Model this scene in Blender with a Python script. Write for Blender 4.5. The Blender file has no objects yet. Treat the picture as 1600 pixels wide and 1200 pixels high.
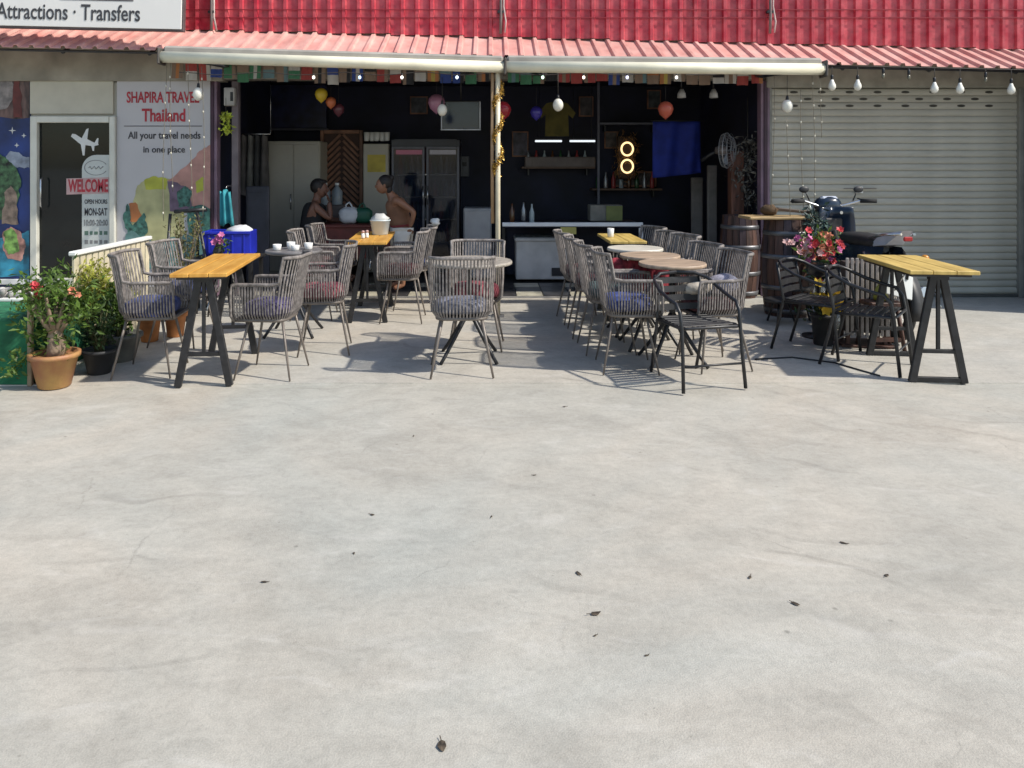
import bpy, bmesh, math, random
from mathutils import Vector, Matrix, Euler, noise
random.seed(7)
R = math.radians
scene = bpy.context.scene
COL = scene.collection

# ------------------------------------------------------------------ camera, sky, sun, exposure
CAMH, F = 1.45, 1200.0            # eye height, focal length in photo pixels (1600 wide)
cam = bpy.data.cameras.new('camera')
cam.sensor_width = 36.0; cam.lens = 36.0 * F / 1600.0
cam.shift_x = 40 / 1600.0; cam.shift_y = -340 / 1600.0
cam.clip_start = 0.05; cam.clip_end = 2000
cam_o = bpy.data.objects.new('camera', cam); COL.objects.link(cam_o)
cam_o.location = (0, 0, CAMH); cam_o.rotation_euler = (R(90), 0, 0)
scene.camera = cam_o

SUN_EL, SUN_AZ = R(45), R(19)
w = bpy.data.worlds.new('World'); scene.world = w; w.use_nodes = True
nt = w.node_tree; bg = nt.nodes['Background']
sky = nt.nodes.new('ShaderNodeTexSky'); sky.sky_type = 'NISHITA'; sky.sun_disc = False
sky.sun_elevation = SUN_EL; sky.sun_rotation = R(90) + SUN_AZ
sky.air_density = 1.2; sky.dust_density = 1.0; sky.ozone_density = 1.5
nt.links.new(sky.outputs[0], bg.inputs[0]); bg.inputs[1].default_value = 0.15
sun = bpy.data.lights.new('sun', 'SUN'); sun.energy = 4.4; sun.angle = R(1.4); sun.color = (1.0, 0.945, 0.85)
sun_o = bpy.data.objects.new('sun', sun); COL.objects.link(sun_o)
sdir = Vector((-math.cos(SUN_EL) * math.cos(SUN_AZ), math.cos(SUN_EL) * math.sin(SUN_AZ), -math.sin(SUN_EL)))
sun_o.rotation_euler = sdir.to_track_quat('-Z', 'Y').to_euler()
scene.view_settings.view_transform = 'Standard'; scene.view_settings.look = 'None'
scene.view_settings.gamma = 1; scene.view_settings.exposure = 0.22
scene.render.engine = 'CYCLES'
scene.cycles.use_denoising = True
scene.cycles.max_bounces = 6; scene.cycles.diffuse_bounces = 4; scene.cycles.glossy_bounces = 3
scene.cycles.transmission_bounces = 4; scene.cycles.transparent_max_bounces = 6
scene.cycles.sample_clamp_indirect = 4.0

def WX(px, d): return (px - 760) * d / F
def WZ(py, d): return CAMH - (py - 260) * d / F
def GD(py): return F * CAMH / (py - 260)

# ------------------------------------------------------------------ materials
MATS = {}
def mat(name, col, rough=0.6, metal=0.0, var=0.12, scale=6.0, bump=0.0, bscale=60.0, spec=0.5, emit=None, estr=0.0,
        stretch=None, col2=None, trans=0.0, alpha=1.0, ov=0.0, leaf=0.0):
    if name in MATS: return MATS[name]
    m = bpy.data.materials.new(name); m.use_nodes = True
    t = m.node_tree; b = t.nodes['Principled BSDF']
    b.inputs['Roughness'].default_value = rough; b.inputs['Metallic'].default_value = metal
    b.inputs['Specular IOR Level'].default_value = spec
    if trans: b.inputs['Transmission Weight'].default_value = trans
    if alpha < 1: b.inputs['Alpha'].default_value = alpha
    tc = t.nodes.new('ShaderNodeTexCoord'); mp = t.nodes.new('ShaderNodeMapping')
    t.links.new(tc.outputs['Object'], mp.inputs[0])
    if stretch: mp.inputs['Scale'].default_value = stretch
    n = t.nodes.new('ShaderNodeTexNoise'); n.inputs['Scale'].default_value = scale; n.inputs['Detail'].default_value = 6
    t.links.new(mp.outputs[0], n.inputs['Vector'])
    c2 = col2 if col2 else tuple(max(0, c * (1 - 2 * var)) for c in col)
    c1 = tuple(min(1, c * (1 + var)) for c in col)
    r = t.nodes.new('ShaderNodeValToRGB')
    r.color_ramp.elements[0].position = 0.33; r.color_ramp.elements[0].color = (*c2, 1)
    r.color_ramp.elements[1].position = 0.67; r.color_ramp.elements[1].color = (*c1, 1)
    t.links.new(n.outputs['Fac'], r.inputs[0]); cout = r.outputs[0]
    if ov:
        oi = t.nodes.new('ShaderNodeObjectInfo'); mr = t.nodes.new('ShaderNodeMapRange'); hv = t.nodes.new('ShaderNodeHueSaturation')
        mr.inputs[3].default_value = 1 - ov; mr.inputs[4].default_value = 1 + ov
        t.links.new(oi.outputs['Random'], mr.inputs[0]); t.links.new(mr.outputs[0], hv.inputs['Value']); t.links.new(cout, hv.inputs['Color']); cout = hv.outputs[0]
    t.links.new(cout, b.inputs['Base Color'])
    if leaf:
        tl = t.nodes.new('ShaderNodeBsdfTranslucent'); ms = t.nodes.new('ShaderNodeMixShader'); ms.inputs[0].default_value = leaf
        t.links.new(cout, tl.inputs[0]); t.links.new(b.outputs[0], ms.inputs[1]); t.links.new(tl.outputs[0], ms.inputs[2])
        t.links.new(ms.outputs[0], t.nodes['Material Output'].inputs['Surface'])
    if bump:
        n2 = t.nodes.new('ShaderNodeTexNoise'); n2.inputs['Scale'].default_value = bscale; n2.inputs['Detail'].default_value = 4
        t.links.new(mp.outputs[0], n2.inputs['Vector'])
        bp = t.nodes.new('ShaderNodeBump'); bp.inputs['Strength'].default_value = bump; bp.inputs['Distance'].default_value = 0.01
        t.links.new(n2.outputs['Fac'], bp.inputs['Height']); t.links.new(bp.outputs[0], b.inputs['Normal'])
    if emit:
        b.inputs['Emission Color'].default_value = (*emit, 1); b.inputs['Emission Strength'].default_value = estr
    MATS[name] = m
    return m

def concrete_material(name, base, tint):
    m = bpy.data.materials.new(name); m.use_nodes = True
    t = m.node_tree; b = t.nodes['Principled BSDF']; b.inputs['Roughness'].default_value = 0.82
    b.inputs['Specular IOR Level'].default_value = 0.25
    N = t.nodes.new; L = t.links.new
    tc = N('ShaderNodeTexCoord')
    def noise_tex(scale, detail, stretch=(1, 1, 1), rough=0.55, dist=0.0, rot=0):
        mp = N('ShaderNodeMapping'); mp.inputs['Scale'].default_value = stretch; mp.inputs['Rotation'].default_value = (0, 0, rot)
        L(tc.outputs['Object'], mp.inputs[0])
        n = N('ShaderNodeTexNoise'); n.inputs['Scale'].default_value = scale; n.inputs['Detail'].default_value = detail
        n.inputs['Roughness'].default_value = rough; n.inputs['Distortion'].default_value = dist
        L(mp.outputs[0], n.inputs['Vector']); return n
    def ramp(src, p0, c0, p1, c1):
        r = N('ShaderNodeValToRGB'); e = r.color_ramp.elements
        e[0].position = p0; e[0].color = c0; e[1].position = p1; e[1].color = c1
        L(src, r.inputs[0]); return r
    def mix(mode, fac, a, bb):
        x = N('ShaderNodeMix'); x.data_type = 'RGBA'; x.blend_type = mode
        if isinstance(fac, (int, float)): x.inputs[0].default_value = fac
        else: L(fac, x.inputs[0])
        L(a, x.inputs[6])
        if isinstance(bb, tuple): x.inputs[7].default_value = bb
        else: L(bb, x.inputs[7])
        return x.outputs[2]
    g = lambda v: (v, v, v, 1)
    big = noise_tex(0.38, 8, dist=1.1)
    c = ramp(big.outputs['Fac'], 0.36, (*base, 1), 0.64, (*tint, 1)).outputs[0]
    # cloudy patches at three sizes
    mid = noise_tex(1.5, 12, (1, 1.15, 1), 0.66, 0.7, 0.5)
    c = mix('MULTIPLY', 0.85, c, ramp(mid.outputs['Fac'], 0.30, g(0.78), 0.62, g(1.0)).outputs[0])
    st = noise_tex(6.5, 12, (1, 1.6, 1), 0.70, 0.6, 0.9)
    c = mix('MULTIPLY', 0.75, c, ramp(st.outputs['Fac'], 0.32, g(0.82), 0.60, g(1.0)).outputs[0])
    ag_ = noise_tex(38, 6, (1, 1, 1), 0.7)
    c = mix('MULTIPLY', 0.7, c, ramp(ag_.outputs['Fac'], 0.34, g(0.84), 0.58, g(1.0)).outputs[0])
    fg = noise_tex(190, 3)
    c = mix('MULTIPLY', 0.7, c, ramp(fg.outputs['Fac'], 0.36, g(0.82), 0.60, g(1.0)).outputs[0])
    # pale laitance smears
    pale = noise_tex(2.6, 9, (1, 2.4, 1), 0.62, 1.4, -0.5)
    c = mix('MIX', ramp(pale.outputs['Fac'], 0.56, g(0), 0.76, g(0.35)).outputs[0], c, (0.60, 0.575, 0.53, 1))
    # trowel arcs
    dn2 = noise_tex(0.5, 3)
    va2 = N('ShaderNodeVectorMath'); va2.operation = 'MULTIPLY_ADD'; va2.inputs[1].default_value = (2.2, 2.2, 0)
    L(dn2.outputs['Color'], va2.inputs[0]); L(tc.outputs['Object'], va2.inputs[2])
    wv = N('ShaderNodeTexWave'); wv.wave_type = 'RINGS'; wv.rings_direction = 'Z'; wv.inputs['Scale'].default_value = 0.9; wv.inputs['Distortion'].default_value = 5
    wv.inputs['Detail'].default_value = 4; wv.inputs['Detail Scale'].default_value = 1.6; L(va2.outputs[0], wv.inputs['Vector'])
    wm = noise_tex(1.1, 4)
    c = mix('MULTIPLY', ramp(wm.outputs['Fac'], 0.50, g(0), 0.66, g(0.8)).outputs[0], c, ramp(wv.outputs['Fac'], 0.015, g(0.80), 0.10, g(1.0)).outputs[0])
    # pits and specks
    for vs_, lo, hi, dk in ((7, .035, .08, .58), (19, .05, .11, .70)):
        vo = N('ShaderNodeTexVoronoi'); vo.inputs['Scale'].default_value = vs_; L(tc.outputs['Object'], vo.inputs['Vector'])
        spm = noise_tex(2.3 + vs_ * .1, 4)
        c = mix('MULTIPLY', ramp(spm.outputs['Fac'], 0.50, g(0), 0.62, g(0.85)).outputs[0], c, ramp(vo.outputs['Distance'], lo, g(dk), hi, g(1.0)).outputs[0])
    # soft dark stains
    oil = noise_tex(0.8, 6, (1, 1.2, 1), 0.55, 1.6, 1.2)
    c = mix('MULTIPLY', 0.85, c, ramp(oil.outputs['Fac'], 0.58, g(1.0), 0.76, g(0.78)).outputs[0])
    # hair cracks
    dn = noise_tex(1.4, 6)
    va = N('ShaderNodeVectorMath'); va.operation = 'MULTIPLY_ADD'; va.inputs[1].default_value = (0.6, 0.6, 0)
    L(dn.outputs['Color'], va.inputs[0]); L(tc.outputs['Object'], va.inputs[2])
    for cs_, wd_, am in ((0.5, .004, .5), (1.7, .007, .45)):
        cr = N('ShaderNodeTexVoronoi'); cr.feature = 'DISTANCE_TO_EDGE'; cr.inputs['Scale'].default_value = cs_
        L(va.outputs[0], cr.inputs['Vector'])
        crm = noise_tex(0.75 + cs_, 4)
        c = mix('MULTIPLY', ramp(crm.outputs['Fac'], 0.54, g(0), 0.66, g(am)).outputs[0], c, ramp(cr.outputs['Distance'], 0.001, g(0.62), wd_, g(1.0)).outputs[0])
    L(c, b.inputs['Base Color'])
    bp = N('ShaderNodeBump'); bp.inputs['Strength'].default_value = 0.35; bp.inputs['Distance'].default_value = 0.004
    ad = N('ShaderNodeMath'); ad.operation = 'ADD'; L(fg.outputs['Fac'], ad.inputs[0]); L(ag_.outputs['Fac'], ad.inputs[1])
    L(ad.outputs[0], bp.inputs['Height']); L(bp.outputs[0], b.inputs['Normal'])
    return m

def weathered(name, col, faded, rough=0.45, streak=(3, 3, 0.5), dirt=0.5):
    """painted metal sheet: faded patches, vertical dirt runs"""
    m = bpy.data.materials.new(name); m.use_nodes = True
    t = m.node_tree; b = t.nodes['Principled BSDF']; b.inputs['Roughness'].default_value = rough
    N = t.nodes.new; L = t.links.new
    tc = N('ShaderNodeTexCoord'); oi = N('ShaderNodeObjectInfo')
    sh = N('ShaderNodeVectorMath'); sh.operation = 'MULTIPLY_ADD'; sh.inputs[1].default_value = (1, 1, 1)
    cb = N('ShaderNodeCombineXYZ'); mm = N('ShaderNodeMath'); mm.operation = 'MULTIPLY'; mm.inputs[1].default_value = 37
    L(oi.outputs['Random'], mm.inputs[0]); L(mm.outputs[0], cb.inputs[0]); L(mm.outputs[0], cb.inputs[1])
    L(tc.outputs['Object'], sh.inputs[0]); L(cb.outputs[0], sh.inputs[2])
    mp = N('ShaderNodeMapping'); mp.inputs['Scale'].default_value = streak; L(sh.outputs[0], mp.inputs[0])
    n1 = N('ShaderNodeTexNoise'); n1.inputs['Scale'].default_value = 2.2; n1.inputs['Detail'].default_value = 7; L(mp.outputs[0], n1.inputs['Vector'])
    r1 = N('ShaderNodeValToRGB'); e = r1.color_ramp.elements
    e[0].position = 0.32; e[0].color = (*col, 1); e[1].position = 0.7; e[1].color = (*faded, 1)
    L(n1.outputs['Fac'], r1.inputs[0])
    n2 = N('ShaderNodeTexNoise'); n2.inputs['Scale'].default_value = 5; n2.inputs['Detail'].default_value = 8; L(mp.outputs[0], n2.inputs['Vector'])
    r2 = N('ShaderNodeValToRGB'); e = r2.color_ramp.elements
    e[0].position = 0.30; e[0].color = (.48, .44, .42, 1); e[1].position = 0.52; e[1].color = (1, 1, 1, 1)
    L(n2.outputs['Fac'], r2.inputs[0])
    x = N('ShaderNodeMix'); x.data_type = 'RGBA'; x.blend_type = 'MULTIPLY'; x.inputs[0].default_value = dirt
    L(r1.outputs[0], x.inputs[6]); L(r2.outputs[0], x.inputs[7])
    hv = N('ShaderNodeHueSaturation'); va = N('ShaderNodeMapRange')
    va.inputs[3].default_value = 0.88; va.inputs[4].default_value = 1.1
    L(oi.outputs['Random'], va.inputs[0]); L(va.outputs[0], hv.inputs['Value'])
    L(x.outputs[2], hv.inputs['Color']); L(hv.outputs[0], b.inputs['Base Color'])
    MATS[name] = m
    return m

def band_material(name, cols, axis=0):
    m = bpy.data.materials.new(name); m.use_nodes = True
    t = m.node_tree; b = t.nodes['Principled BSDF']; b.inputs['Roughness'].default_value = 0.8
    tc = t.nodes.new('ShaderNodeTexCoord'); s = t.nodes.new('ShaderNodeSeparateXYZ'); r = t.nodes.new('ShaderNodeValToRGB')
    r.color_ramp.interpolation = 'CONSTANT'
    e = r.color_ramp.elements
    e[0].position = 0; e[0].color = (*cols[0], 1)
    e[1].position = 1 / len(cols); e[1].color = (*cols[1 % len(cols)], 1)
    for k in range(2, len(cols)):
        q = e.new(k / len(cols)); q.color = (*cols[k], 1)
    t.links.new(tc.outputs['Generated'], s.inputs[0]); t.links.new(s.outputs[axis], r.inputs[0]); t.links.new(r.outputs[0], b.inputs['Base Color'])
    return m

# ------------------------------------------------------------------ mesh builder
class MB:
    def __init__(s): s.v = []; s.f = []; s.sm = []
    def add(s, vs, fs, smooth=False, M=None):
        o = len(s.v)
        s.v += [tuple(M @ Vector(p)) if M else tuple(p) for p in vs]
        s.f += [tuple(o + i for i in f) for f in fs]; s.sm += [smooth] * len(fs)
        return s
    def box(s, c, size, bev=0.0, rot=None, M=None):
        hx, hy, hz = [q / 2 for q in size]
        T = Matrix.Translation(Vector(c)) @ (Euler(rot).to_matrix().to_4x4() if rot else Matrix())
        if M: T = M @ T
        if bev <= 0:
            vs = [(x, y, z) for x in (-hx, hx) for y in (-hy, hy) for z in (-hz, hz)]
            return s.add(vs, [(0, 1, 3, 2), (4, 6, 7, 5), (0, 4, 5, 1), (2, 3, 7, 6), (0, 2, 6, 4), (1, 5, 7, 3)], False, T)
        b = min(bev, hx * .95, hy * .95, hz * .95); h = (hx, hy, hz)
        vs = []; idx = {}
        for sx in (-1, 1):
            for sy in (-1, 1):
                for sz in (-1, 1):
                    sg = (sx, sy, sz)
                    for a in range(3):
                        idx[(sg, a)] = len(vs)
                        vs.append(tuple(sg[k] * (h[k] if k == a else h[k] - b) for k in range(3)))
        fs = []
        for a in range(3):
            u, v = (a + 1) % 3, (a + 2) % 3
            for sa in (-1, 1):
                q = []
                for su, sv in ((-1, -1), (1, -1), (1, 1), (-1, 1)):
                    g = [0, 0, 0]; g[a] = sa; g[u] = su; g[v] = sv; q.append(idx[(tuple(g), a)])
                fs.append(tuple(q))
            for su in (-1, 1):
                for sv in (-1, 1):
                    g0 = [0, 0, 0]; g1 = [0, 0, 0]
                    g0[a] = -1; g1[a] = 1
                    for gg in (g0, g1): gg[u] = su; gg[v] = sv
                    fs.append((idx[(tuple(g0), u)], idx[(tuple(g1), u)], idx[(tuple(g1), v)], idx[(tuple(g0), v)]))
        for sx in (-1, 1):
            for sy in (-1, 1):
                for sz in (-1, 1): fs.append(tuple(idx[((sx, sy, sz), a)] for a in range(3)))
        return s.add(vs, fs, False, T)
    def tube(s, pts, r, n=8, closed=False, cap=True, flat=None):
        pts = [Vector(p) for p in pts]; m = len(pts)
        rs = r if isinstance(r, (list, tuple)) else [r] * m
        vs = []; up = None
        for i, p in enumerate(pts):
            if closed: t = (pts[(i + 1) % m] - pts[i - 1])
            elif i == 0: t = pts[1] - p
            elif i == m - 1: t = p - pts[-2]
            else: t = (pts[i + 1] - p).normalized() + (p - pts[i - 1]).normalized()
            t.normalize()
            if up is None:
                up = Vector((0, 0, 1)) if abs(t.z) < .9 else Vector((1, 0, 0))
            sd = t.cross(up)
            if sd.length < 1e-6: sd = t.cross(Vector((0, 1, 0)))
            sd.normalize(); up = sd.cross(t).normalized()
            for k in range(n):
                a = 2 * math.pi * k / n
                vs.append(p + (sd * math.cos(a) + up * math.sin(a)) * rs[i])
        fs = []
        for i in range(m if closed else m - 1):
            j = (i + 1) % m
            for k in range(n):
                l = (k + 1) % n
                fs.append((i * n + k, i * n + l, j * n + l, j * n + k))
        s.add(vs, fs, True)
        if cap and not closed:
            o = len(s.v) - len(vs)
            s.f.append(tuple(o + k for k in range(n))[::-1]); s.sm.append(False)
            s.f.append(tuple(o + (m - 1) * n + k for k in range(n))); s.sm.append(False)
        return s
    def lathe(s, prof, n=20, c=(0, 0, 0), M=None, smooth=True):
        vs = []; fs = []
        for (r, z) in prof:
            for k in range(n):
                a = 2 * math.pi * k / n
                vs.append((c[0] + r * math.cos(a), c[1] + r * math.sin(a), c[2] + z))
        for i in range(len(prof) - 1):
            for k in range(n):
                l = (k + 1) % n
                fs.append((i * n + k, i * n + l, (i + 1) * n + l, (i + 1) * n + k))
        s.add(vs, fs, smooth, M)
        o = len(s.v) - len(vs)
        s.f.append(tuple(o + k for k in range(n))[::-1]); s.sm.append(False)
        s.f.append(tuple(o + (len(prof) - 1) * n + k for k in range(n))); s.sm.append(False)
        return s
    def ell(s, c, rad, n=14, m=9, M=None, jit=0, p=1.0):
        """ellipsoid, p<1 squares it"""
        vs = []; fs = []
        sp = lambda v: math.copysign(abs(v) ** p, v)
        for i in range(1, m):
            ph = math.pi * i / m
            for k in range(n):
                a = 2 * math.pi * k / n
                q = 1 + (random.random() - .5) * jit
                vs.append((c[0] + rad[0] * q * math.sin(ph) ** p * sp(math.cos(a)), c[1] + rad[1] * q * math.sin(ph) ** p * sp(math.sin(a)), c[2] + rad[2] * q * sp(math.cos(ph))))
        t = len(vs); vs += [(c[0], c[1], c[2] + rad[2]), (c[0], c[1], c[2] - rad[2])]
        for i in range(m - 2):
            for k in range(n):
                l = (k + 1) % n
                fs.append((i * n + k, (i + 1) * n + k, (i + 1) * n + l, i * n + l))
        for k in range(n):
            l = (k + 1) % n
            fs.append((t, k, l)); fs.append((t + 1, (m - 2) * n + l, (m - 2) * n + k))
        return s.add(vs, fs, True, M)
    def poly(s, pts, thick, axis='y', M=None):
        """flat outline (x,z) given thickness along -y"""
        n = len(pts)
        vs = [(x, 0, z) for x, z in pts] + [(x, -thick, z) for x, z in pts]
        fs = [tuple(range(n))[::-1], tuple(range(n, 2 * n))] + [(i, (i + 1) % n, n + (i + 1) % n, n + i) for i in range(n)]
        return s.add(vs, fs, False, M)
    def mesh(s, name, recalc=True):
        me = bpy.data.meshes.new(name); me.from_pydata(s.v, [], s.f)
        me.polygons.foreach_set('use_smooth', s.sm)
        if recalc:
            bm = bmesh.new(); bm.from_mesh(me); bmesh.ops.recalc_face_normals(bm, faces=bm.faces); bm.to_mesh(me); bm.free()
        me.update(); return me
    def build(s, name, m, parent=None, loc=(0, 0, 0), rot=(0, 0, 0), recalc=True, **props):
        return put(name, s.mesh(name, recalc), m, parent, loc, rot, **props)

def put(name, me, m, parent=None, loc=(0, 0, 0), rot=(0, 0, 0), **props):
    if m is not None and len(me.materials) == 0: me.materials.append(m)
    o = bpy.data.objects.new(name, me); COL.objects.link(o)
    o.parent = parent; o.location = loc; o.rotation_euler = rot
    if m is not None and me.materials[0] != m:
        o.material_slots[0].link = 'OBJECT'; o.material_slots[0].material = m
    for k, v in props.items(): o[k] = v
    return o
def thing(name, label, cat, loc=(0, 0, 0), rz=0, group=None):
    o = bpy.data.objects.new(name, None); COL.objects.link(o); o.empty_display_size = .1
    o.location = loc; o.rotation_euler = (0, 0, rz)
    o['label'] = label; o['category'] = cat
    if group: o['group'] = group
    return o
def tag(o, label, cat, group=None):
    o['label'] = label; o['category'] = cat
    if group: o['group'] = group
    return o
def copy_tree(o, parent=None):
    c = o.copy(); COL.objects.link(c); c.parent = parent
    for ch in o.children: copy_tree(ch, c)
    return c
def arc(c, r, a0, a1, n, z=0):
    return [(c[0] + r * math.cos(a0 + (a1 - a0) * i / n), c[1] + r * math.sin(a0 + (a1 - a0) * i / n), z) for i in range(n + 1)]

def text_mesh(txt, w_, h_, bold=0.0, depth=.002):
    """lettering fitted into w_ x h_ (centred), standing in the xz plane facing -y"""
    cu = bpy.data.curves.new('t', 'FONT'); cu.body = txt; cu.size = 1; cu.align_x = 'CENTER'; cu.align_y = 'CENTER'
    cu.offset = bold; cu.extrude = 0.001; cu.resolution_u = 3
    o = bpy.data.objects.new('t', cu); COL.objects.link(o)
    dg = bpy.context.evaluated_depsgraph_get()
    me = bpy.data.meshes.new_from_object(o.evaluated_get(dg)); bpy.data.objects.remove(o); bpy.data.curves.remove(cu)
    xs = [v.co.x for v in me.vertices]; ys = [v.co.y for v in me.vertices]
    x0, x1, y0, y1 = min(xs), max(xs), min(ys), max(ys)
    for v in me.vertices:
        x = ((v.co.x - x0) / (x1 - x0) - .5) * w_; z = ((v.co.y - y0) / (y1 - y0) - .5) * h_
        v.co = (x, -depth if v.co.z > 0 else 0, z)
    me.materials.clear()
    return me

# ------------------------------------------------------------------ ground
conc = concrete_material('yard_concrete', (0.53, 0.48, 0.405), (0.455, 0.455, 0.41))
conc2 = concrete_material('terrace_concrete', (0.55, 0.495, 0.415), (0.49, 0.475, 0.43))
MB().add([(-300, -300, 0), (300, -300, 0), (300, 300, 0), (-300, 300, 0)], [(0, 1, 2, 3)]).build('ground', conc, kind='structure')
tb = MB(); ed = []
for i in range(41):
    x = -10 + i * 0.5
    ed.append((x, 5.12 + 0.012 * noise.noise(Vector((x * 1.7, 3, 0))) - (0.05 if x < -1 else 0) * min(1, (-1 - x) / 1.5)))
vs = [(x, y, .008) for x, y in ed] + [(x, 8.42, .008) for x, y in ed] + [(x, y - .006, -.01) for x, y in ed]
n = len(ed)
fs = [(i, i + 1, n + i + 1, n + i) for i in range(n - 1)] + [(i, 2 * n + i, 2 * n + i + 1, i + 1) for i in range(n - 1)]
tb.add(vs, fs); tb.build('terrace_paving', conc2, kind='structure')

# ------------------------------------------------------------------ shared paints
M_wallred = weathered('red_wall_sheet', (0.42, 0.02, 0.042), (0.56, 0.10, 0.115), 0.42)
M_roof = weathered('faded_red_roof', (0.60, 0.27, 0.235), (0.70, 0.44, 0.385), 0.45, (2, 1.2, 1), 0.28)
M_navy = mat('dark_navy_paint', (0.008, 0.010, 0.030), .7, var=.3, scale=2)
M_beige = mat('beige_plaster', (0.30, 0.275, 0.22), .8, var=.15, scale=3, bump=.2)
M_cream = mat('cream_panel', (0.42, 0.39, 0.32), .6, var=.06, scale=2)
M_white = mat('white_paint', (0.74, 0.73, 0.69), .5, var=.05, scale=4)
M_purple = mat('mauve_post_paint', (0.22, 0.14, 0.19), .5, var=.15, scale=5)
M_plum = mat('dark_plum_paint', (0.045, 0.012, 0.03), .5, var=.2, scale=5)
M_black = mat('black_metal', (0.018, 0.018, 0.020), .42, var=.25, scale=20)
M_blackp = mat('black_plastic', (0.020, 0.020, 0.022), .5, var=.2, scale=20)
M_chrome = mat('dull_chrome', (0.55, 0.55, 0.56), .25, 0.9, var=.1)
M_wire = mat('dark_wire', (0.05, 0.045, 0.04), .6)
M_gold = mat('honey_tabletop', (0.56, 0.31, 0.065), .5, var=.16, scale=3, stretch=(7, .9, 1), col2=(0.46, 0.21, 0.028), bump=.08)
M_darkred = mat('dark_red_wood', (0.12, 0.02, 0.015), .5, var=.2, scale=8)

# ------------------------------------------------------------------ the red roofed building
bld = thing('red_roofed_building', 'long low building with red corrugated wall, faded red canopy roof and dark open bar', 'building', (0, 8.57, 0))
PITCH = 0.163
def sheet(npitch, length, h=.028, t=.004):
    prof = []
    for k in range(npitch):
        x = k * PITCH
        prof += [(x, 0), (x + PITCH * .62, 0), (x + PITCH * .70, h), (x + PITCH * .90, h), (x + PITCH * .98, 0)]
    prof.append((npitch * PITCH + .004, 0))
    m = len(prof)
    vs = [(x, 0, z) for x, z in prof] + [(x, length, z) for x, z in prof] + [(x, 0, z - t) for x, z in prof] + [(x, length, z - t) for x, z in prof]
    fs = []
    for i in range(m - 1):
        fs += [(i, i + 1, m + i + 1, m + i), (2 * m + i, 3 * m + i, 3 * m + i + 1, 2 * m + i + 1), (i, 2 * m + i, 2 * m + i + 1, i + 1)]
    return MB().add(vs, fs).mesh('sheet', False)
EZ = lambda x: 2.575 - .0213 * x      # eave height at depth 7.9
JZ = lambda x: 2.887 - .0240 * x      # where roof meets wall at 8.57
SW = 5 * PITCH
roof_me = sheet(5, math.hypot(.70, .32)); wall_me = sheet(5, 1.5)
for i in range(19):
    x = -8.4 + i * SW
    u = Vector((1, 0, -.0213)).normalized(); v = (Vector((0, .69, JZ(x) - EZ(x)))).normalized(); nn = u.cross(v)
    M = Matrix((u, v, nn)).transposed().to_4x4()
    o = put('roof_sheet', roof_me, M_roof, bld); jig = .004 * ((i * 7) % 3 - 1)
    M.translation = Vector((x, -.67 + jig, EZ(x) + .002 * (i % 2))); o.matrix_local = M
    # upright wall sheets: ribs vertical, facing the yard
    u2 = Vector((1, 0, 0)); v2 = Vector((0, 0, 1)); n2 = Vector((0, -1, 0))
    M2 = Matrix((u2, v2, n2)).transposed().to_4x4(); M2.translation = Vector((x, -.012 - .002 * (i % 2), JZ(x) + .0))
    o = put('wall_sheet', wall_me, M_wallred, bld); o.matrix_local = M2
# wall girts behind seams (thin lines across the sheets): screw rails
for z in (3.10, 3.19):
    MB().box((-.5, -.043, z), (13.5, .008, .010)).build('screw_rail', mat('dark_red_strip', (0.25, 0.012, 0.02), .5), bld)
# flashing strip at the junction
# upper wall core so nothing shows behind the sheets
MB().box((-.9, .14, 3.35), (15.3, .2, 1.75)).build('upper_wall', M_beige, bld)
# rafters carrying the canopy
for k in range(17):
    x = -8.0 + k * .9
    MB().tube([(x, -.60, EZ(x) - .035), (x, 0.0, JZ(x) - .05)], .018, 6).build('rafter', M_black, bld)
MB().tube([(-8.4, -.60, EZ(-8.4) - .02), (7.0, -.60, EZ(7.0) - .02)], .014, 6).build('purlin', M_black, bld)
# beam over the fronts
MB().box((-2.73, -.02, 2.52), (11.4, .18, .22), .006).build('beam', M_beige, bld)
MB().box((-5.55, -.035, 2.59), (5.3, .19, .40), .006).build('fascia_board', M_beige, bld)
MB().box((-1.2, -.06, 2.415), (9.5, .05, .018)).build('beam_trim', mat('dark_trim', (0.06, 0.05, 0.045), .6), bld)
# room shell of the bar
MB().box((0.05, 2.75, 1.35), (6.9, .1, 2.76)).build('back_wall', M_navy, bld)
MB().box((-3.17, 1.37, 1.35), (.12, 2.80, 2.74)).build('side_wall', M_navy, bld)
MB().box((3.20, 1.49, 1.35), (.12, 2.56, 2.72)).build('side_wall', M_navy, bld)
MB().box((0.05, 1.36, 2.66), (6.7, 2.86, .07)).build('ceiling', M_navy, bld)
MB().box((-5.7, 1.0, 1.3), (4.9, .1, 2.6)).build('back_wall', M_cream, bld)
# facade posts: mauve box section with a dark plum inset
for x, s in ((-3.03, 1), (3.085, -1)):
    p = MB().box((x, -.02, 1.2), (.10, .12, 2.4), .006).build('pillar', M_purple, bld)
    MB().box((x, -.088, 1.2), (.036, .016, 2.38)).build('inset_strip', M_plum, p)
MB().box((-2.80, .02, 1.2), (.075, .08, 2.4), .005).build('pillar', mat('grey_mauve_post', (0.16, 0.13, 0.14), .6), bld)
MB().box((5.985, -.62, 1.3), (.08, 1.28, 2.6), .004).build('shading_partition', mat('dark_slate_paint', (0.03, 0.045, 0.055), .6), bld)  # dark wall end; its unseen forward run is added to shade the paving
MB().box((6.60, -.04, 1.35), (1.13, .10, 2.68), .004).build('end_wall', M_beige, bld)
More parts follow.
